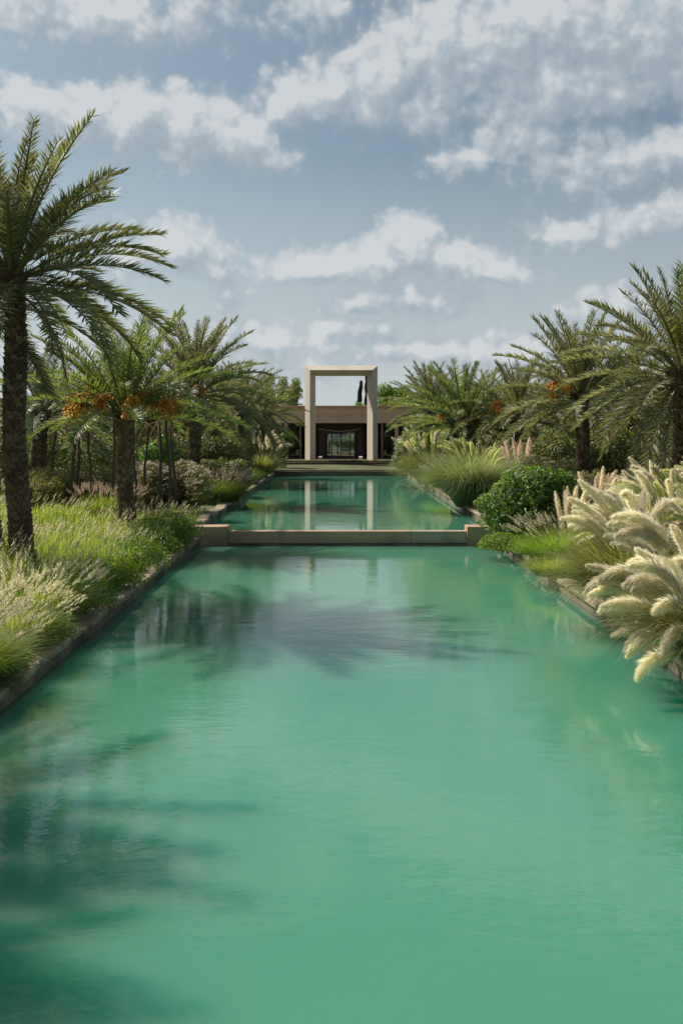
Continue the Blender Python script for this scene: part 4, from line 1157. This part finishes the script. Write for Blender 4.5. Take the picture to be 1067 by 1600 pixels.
tuft('fountain_grass', 'shaded feathery tuft leaning over the coping below the tallest palm', -4.95, 17.2, 1.2, .75, 2600, M['grass'], M['seed'], 160, 0, 1)
tuft('fountain_grass', 'large feathery tuft at the picture edge nearest the camera', -4.9, 13.0, 1.3, .8, 3000, M['grass'], M['seed'], 220, 0, 2)
tuft('fountain_grass', 'feathery tuft between the edge tuft and the shaded tuft by the water', -4.85, 15.0, 1.1, .72, 2400, M['grass'], M['seed'], 140, 0, 3)
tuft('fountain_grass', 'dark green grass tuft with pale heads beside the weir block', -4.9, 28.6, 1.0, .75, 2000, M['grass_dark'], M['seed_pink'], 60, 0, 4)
tuft('fountain_grass', 'round pink headed fountain grass just past the weir on the grassy bank', PX(338, 40), 40, 1.7, 1.05, 3400, M['grass'], M['seed_pink'], 420, 0, 5, wid=.016)
tuft('fountain_grass', 'pink headed fountain grass glowing behind the thin stems', PX(170, 33.0), 33.0, 1.3, .8, 2000, M['grass'], M['seed_pink'], 200, 0, 6)
tuft('fountain_grass', 'green weeping tuft on the coping halfway along the upper pool', XL - .75, 46, 1.4, .8, 2200, M['grass'], None, 0, 0, 7, wid=.018)
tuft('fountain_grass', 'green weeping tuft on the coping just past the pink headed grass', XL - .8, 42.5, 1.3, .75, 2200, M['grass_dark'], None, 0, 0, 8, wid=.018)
tuft('fountain_grass', 'bright green rounded tuft below the pale plumes near the terrace', XL - .8, 53, 1.6, 1.0, 2200, M['grass_lime'], None, 0, 0, 9, wid=.02)
tuft('fountain_grass', 'lime green fountain grass mound between the two far pampas clumps', XR + .9, 50, 1.9, 1.0, 3600, M['grass_lime'], M['seed'], 160, 3.1, 10, wid=.018)
tuft('dry_tuft', 'small tan dry tuft on the broken coping beside the weir block', XR + .85, 34.2, 1.1, .65, 2200, M['grass_tan'], None, 0, 0, 11)
tuft('fountain_grass', 'bright green fountain grass with arching heads beside the broad glossy bush', PX(872, 25), 25.0, 1.3, .85, 3200, M['grass_lime'], M['seed'], 170, 3.1, 12)
tuft('fountain_grass', 'green tuft at the coping below the arching fountain grass', PX(868, 22.6), 22.6, 1.0, .5, 2000, M['grass'], None, 0, 0, 13)

# ------------------------------------------------------------------ pampas grass
def plume_mesh(seed, mat, Lp=.85, wd=.13, bend=.9, n=1500):
    """a nodding feathery plume: a curved axis thick with fine hairs; local z is the start, it bends towards local x"""
    rng = np.random.default_rng(seed)
    u = rng.random(n) ** .85
    th = bend * u ** 1.3
    K = 40; tt = np.linspace(0, 1, K); a = bend * tt ** 1.3
    ax = np.concatenate([[0], np.cumsum(np.sin(a[:-1])) / (K-1)]) * Lp; az = np.concatenate([[0], np.cumsum(np.cos(a[:-1])) / (K-1)]) * Lp
    p = np.stack([np.interp(u, tt, ax), 0 * u, np.interp(u, tt, az)], 1)
    T = np.stack([np.sin(th), 0 * u, np.cos(th)], 1); B = np.tile([[0., 1, 0]], (n, 1)); N = np.cross(T, B)
    ph = rng.uniform(0, 6.28, n)
    rad = B * np.cos(ph)[:, None] + N * np.sin(ph)[:, None]
    env = np.sin(np.pi * np.clip(u * .80 + .17, 0, 1)) ** .8
    hl = wd * (env * 1.3 + .2) * rng.uniform(.6, 1.25, n)
    hd = unit(T * rng.uniform(1.1, 1.7, n)[:, None] + rad * rng.uniform(.2, .75, n)[:, None] + np.array([[0, 0, -.28]]))
    off = rad * (wd * .36 * env * rng.uniform(.55, 1.05, n))[:, None]
    w = unit(np.cross(hd, rng.normal(size=(n, 3)))) * (.0068 * rng.uniform(.7, 1.3, n))[:, None]
    b = p + off; m = b + hd * (hl * .55)[:, None]; e = b + hd * hl[:, None] + np.array([[0, 0, -.12]]) * hl[:, None]
    V = np.stack([b - w * .5, b + w * .5, m + w * .55, m - w * .55, e], 1).reshape(-1, 3)
    i0 = (np.arange(n) * 5)[:, None]
    # the dense inside of the plume, a little lumpy, on its stalk
    st = MB(); qs = np.linspace(0, .97, 15)
    er = wd * .40 * np.sin(np.pi * np.clip(qs * .80 + .17, 0, 1)) ** .8 * (1 + .14 * np.sin(qs * 31 + seed)) * np.clip(qs / .12, .12, 1) * np.clip((1 - qs) / .3, .1, 1)
    st.tube([(np.interp(q, tt, ax) + .1 * wd * math.sin(q * 17 + seed), .12 * wd * math.sin(q * 23 + seed * 2), np.interp(q, tt, az)) for q in qs], list(er), 8)
    sv = np.array(st.v); sf = np.array([f for f in st.f if len(f) == 4]) + len(V)
    me = newmesh('plume', np.concatenate([V, sv]), [i0 + np.array([[0,1,2,3]]), i0 + np.array([[3,2,4]]), sf], [mat])
    sm = np.zeros(len(me.polygons), dtype=bool); sm[-len(sf):] = True
    me.polygons.foreach_set('use_smooth', sm)
    return me

PL = {k: [plume_mesh(70 + i, M[k], bend=b, wd=w, n=1300) for i, (b, w) in enumerate(((1.25, .125), (1.0, .11), (.75, .10), (1.5, .125), (.45, .095)))]
      for k in ('plume', 'plume_green')}
for k in ('plume_pink', 'plume_blush'):
    PL[k] = [plume_mesh(90 + i, M[k], bend=b, wd=w, n=1100) for i, (b, w) in enumerate(((.3, .11), (.15, .10), (.45, .115)))]

def pampas(label, x, d, rad, h, nbl, mat, plumes, seed, group='pampas grass clumps', blade_h=None, wid=.016, drop=2.4):
    """plumes: list of (dx, dy, z, toward azimuth, lean, kind, scale) where dx.. is the plume's start relative to the clump"""
    z0 = float(ground_z(x, d)) - .03
    root = thing('pampas_grass', label, 'pampas grass', (x, d, z0), group)
    rng = np.random.default_rng(seed); rr = random.Random(seed)
    an = rng.uniform(0, 6.28, nbl); r = rad * .25 * np.sqrt(rng.random(nbl))
    base = np.stack([r * np.cos(an), r * np.sin(an), 0 * r], 1)
    l0 = .12 + .5 * rng.random(nbl); l1 = l0 + np.abs(rng.normal(1.45, .4, nbl))
    V, Q, T, P = blades(base, an + rng.normal(0, .35, nbl), l0, np.minimum(l1, drop), (blade_h or h) * rng.uniform(.8, 1.5, nbl), wid * rng.uniform(.7, 1.3, nbl), rng, 6)
    link('blades', newmesh('blades', V, [Q, T], [mat]), root)
    stems = MB()
    for (dx, dy, z, az, lean, key, sc) in plumes:
        dirv = Vector((math.cos(az), math.sin(az), 0))
        zax = (dirv * math.sin(lean) + Vector((0, 0, math.cos(lean)))).normalized()
        # bends outwards and down
        want = (dirv * math.cos(lean) - Vector((0, 0, math.sin(lean)))).normalized()
        yax = zax.cross(want).normalized(); xax = yax.cross(zax)
        M4 = Matrix((xax, yax, zax)).transposed().to_4x4()
        o = link('plume', rr.choice(PL[key]), root)
        p = Vector((dx, dy, z))
        o.matrix_basis = Matrix.Translation(p) @ M4 @ Matrix.Scale(sc, 4)
        b0 = Vector((dx * .15, dy * .15, 0)); mid = (b0 + p) * .5 + Vector((-zax.x, -zax.y, 0)) * .12 * z + Vector((0, 0, .08 * z))
        stems.tube([b0, mid, p], [.008, .007, .006], 4)
    if stems.v: stems.obj('stems', mat, root)
    return root

def ring_plumes(n, seed, spread, z0, z1, toward, lean0, lean1, key, s0=.9, s1=1.15, fan=.9):
    """plumes fanned out of a clump: low ones lean far out, high ones stand up"""
    rr = random.Random(seed); L = []
    for i in range(n):
        u = (i + .5) / n
        az = toward + rr.gauss(0, fan)
        q = rr.random()
        lean = lean0 + (lean1 - lean0) * (1 - u) + rr.uniform(-.12, .12)
        z = z0 + (z1 - z0) * u + rr.uniform(-.08, .08)
        rd = spread * (.35 + .75 * (1 - u) * .7 + .3 * q)
        k = key if isinstance(key, str) else rr.choice(key)
        L.append((math.cos(az) * rd, math.sin(az) * rd, z, az, max(.02, lean), k, rr.uniform(s0, s1)))
    return L
W = math.pi * 1.05          # towards the water
CR = ('plume', 'plume', 'plume_green')
GR = ('plume_green', 'plume_green', 'plume')
pampas('nearest pampas clump at the picture edge, low cream plumes nodding over the water', 4.98, 13.6, 1.2, 1.25, 3200, M['pampas_leaf'], ring_plumes(18, 1, .72, .15, 1.1, W, .55, 1.45, 'plume', .95, 1.15), 1)
pampas('large pampas clump with dark arching blades trailing in the water', 5.2, 17.6, 1.5, 1.6, 5200, M['pampas_leaf'], ring_plumes(15, 2, .55, 1.15, 1.7, W - .5, .35, .95, 'plume', .95, 1.15), 2, blade_h=1.5)
pampas('cream pampas clump between the nearest clump and the trailing clump', 5.45, 15.4, 1.3, 1.5, 3400, M['pampas_leaf'], ring_plumes(20, 22, .8, .6, 1.5, W, .5, 1.25, 'plume', 1.0, 1.2), 22, blade_h=1.2)
pampas('cream pampas clump set back behind the two big ones nearest the water', 7.3, 18.6, 1.3, 1.6, 2400, M['pampas_leaf'], ring_plumes(20, 3, .85, 1.15, 1.8, W, .15, .75, CR, .75, 1.0), 3)
pampas('green tinged pampas clump with nodding heads behind the trailing clump', 6.35, 21.2, 1.3, 1.3, 2200, M['pampas_silver'], ring_plumes(24, 4, .95, .65, 1.35, W + .2, .35, 1.05, GR, .7, .9), 4)
pampas('pampas clump with tall greenish white plumes leaning to the water', 7.5, 22.8, 1.3, 1.5, 2000, M['pampas_leaf'], ring_plumes(26, 5, .9, 1.1, 1.75, W, .12, .6, CR, .75, .98), 5)
pampas('tall upright cream pampas clump below the beige flowering shrubs', 8.3, 25.5, 1.3, 1.5, 1800, M['pampas_leaf'], ring_plumes(26, 6, 1.0, 1.1, 1.7, W, .06, .45, 'plume', .78, 1.0), 6)
pampas('tall upright cream pampas clump at the picture edge under the big palm', 9.0, 24.2, 1.3, 1.55, 1600, M['pampas_leaf'], ring_plumes(22, 7, 1.0, 1.2, 1.8, W, .06, .45, CR, .78, 1.0), 7)
pampas('cream pampas clump at the picture edge between upright and nodding ones', 8.2, 20.6, 1.2, 1.6, 2200, M['pampas_leaf'], ring_plumes(18, 8, .85, 1.1, 1.65, W, .12, .6, CR, .78, 1.0), 8)
pampas('slim clump of six blush pampas plumes beside the broad glossy bush', PX(893, 26.5), 26.5, .8, .9, 900, M['pampas_leaf'], ring_plumes(7, 9, .35, .75, 1.0, 1.2, .03, .2, 'plume_blush', .85, 1.0, 2.2), 9)
pampas('slim clump of blush pampas plumes in front of the straight dark palm trunk', PX(930, 28), 28.0, .8, 1.0, 900, M['pampas_leaf'], ring_plumes(8, 10, .4, .95, 1.25, 1.2, .03, .2, 'plume_blush', .9, 1.05, 2.2), 10)
pampas('pink pampas clump standing above the far bank before the dark palm', PX(815, 39), 39.0, .95, 1.2, 1200, M['pampas_silver'], ring_plumes(15, 11, .6, 1.35, 1.75, 1.5, .03, .3, 'plume_pink', .9, 1.1, 2.4), 11)
pampas('big weeping silver green pampas clump arching over the upper pool edge', PX(735, 38.5), 38.0, 2.4, 2.3, 5600, M['pampas_silver'], ring_plumes(16, 12, .9, 1.55, 2.05, 1.6, .1, .5, 'plume_green', .7, .9, 1.6), 12, blade_h=2.15)
pampas('weeping silver green pampas clump with short pale heads behind the dry tuft', PX(775, 41.5), 41.5, 2.0, 2.1, 4200, M['pampas_silver'], ring_plumes(9, 13, .9, 1.6, 2.0, 1.6, .1, .5, 'plume_green', .65, .85, 2.0), 13, blade_h=2.0)
pampas('cream plumed pampas clump next to the terrace steps on the far bank', PX(668, 54), 54.0, 1.7, 2.0, 4000, M['pampas_leaf'], ring_plumes(30, 14, 1.2, 1.6, 2.2, 1.6, .05, .55, CR, .95, 1.2, 2.2), 14, blade_h=1.8, wid=.022)
pampas('pale pampas clump rising beside the palm trunks near the terrace', PX(407, 61), 61.0, 1.3, 1.8, 2200, M['pampas_leaf'], ring_plumes(18, 15, .9, 1.5, 2.1, .2, .05, .7, 'plume', 1.0, 1.2, 1.2), 15, blade_h=1.5, wid=.022)

def floating_leaves():
    rng = np.random.default_rng(77); n = 46
    y = rng.uniform(11, 30, n); x = XL + .03 + np.abs(rng.normal(0, .45, n)); k = rng.random(n) < .3
    x[k] = XR - .05 - np.abs(rng.normal(0, .4, k.sum()))
    C = np.stack([x, y, np.full(n, .006)], 1)
    N = unit(np.array([[0, 0, 1.]]) + rng.normal(size=(n, 3)) * .12); U = unit(np.cross(N, rng.normal(size=(n, 3))))
    s = rng.uniform(.04, .11, n)
    V, F = leafcards(C, N, U, s, s * .4)
    tag(link('fallen_leaves', newmesh('fallen_leaves', V, [F], [M['frond_dry']])), 'few small dry leaves floating along the edges of the lower pool', kind='stuff')
floating_leaves()
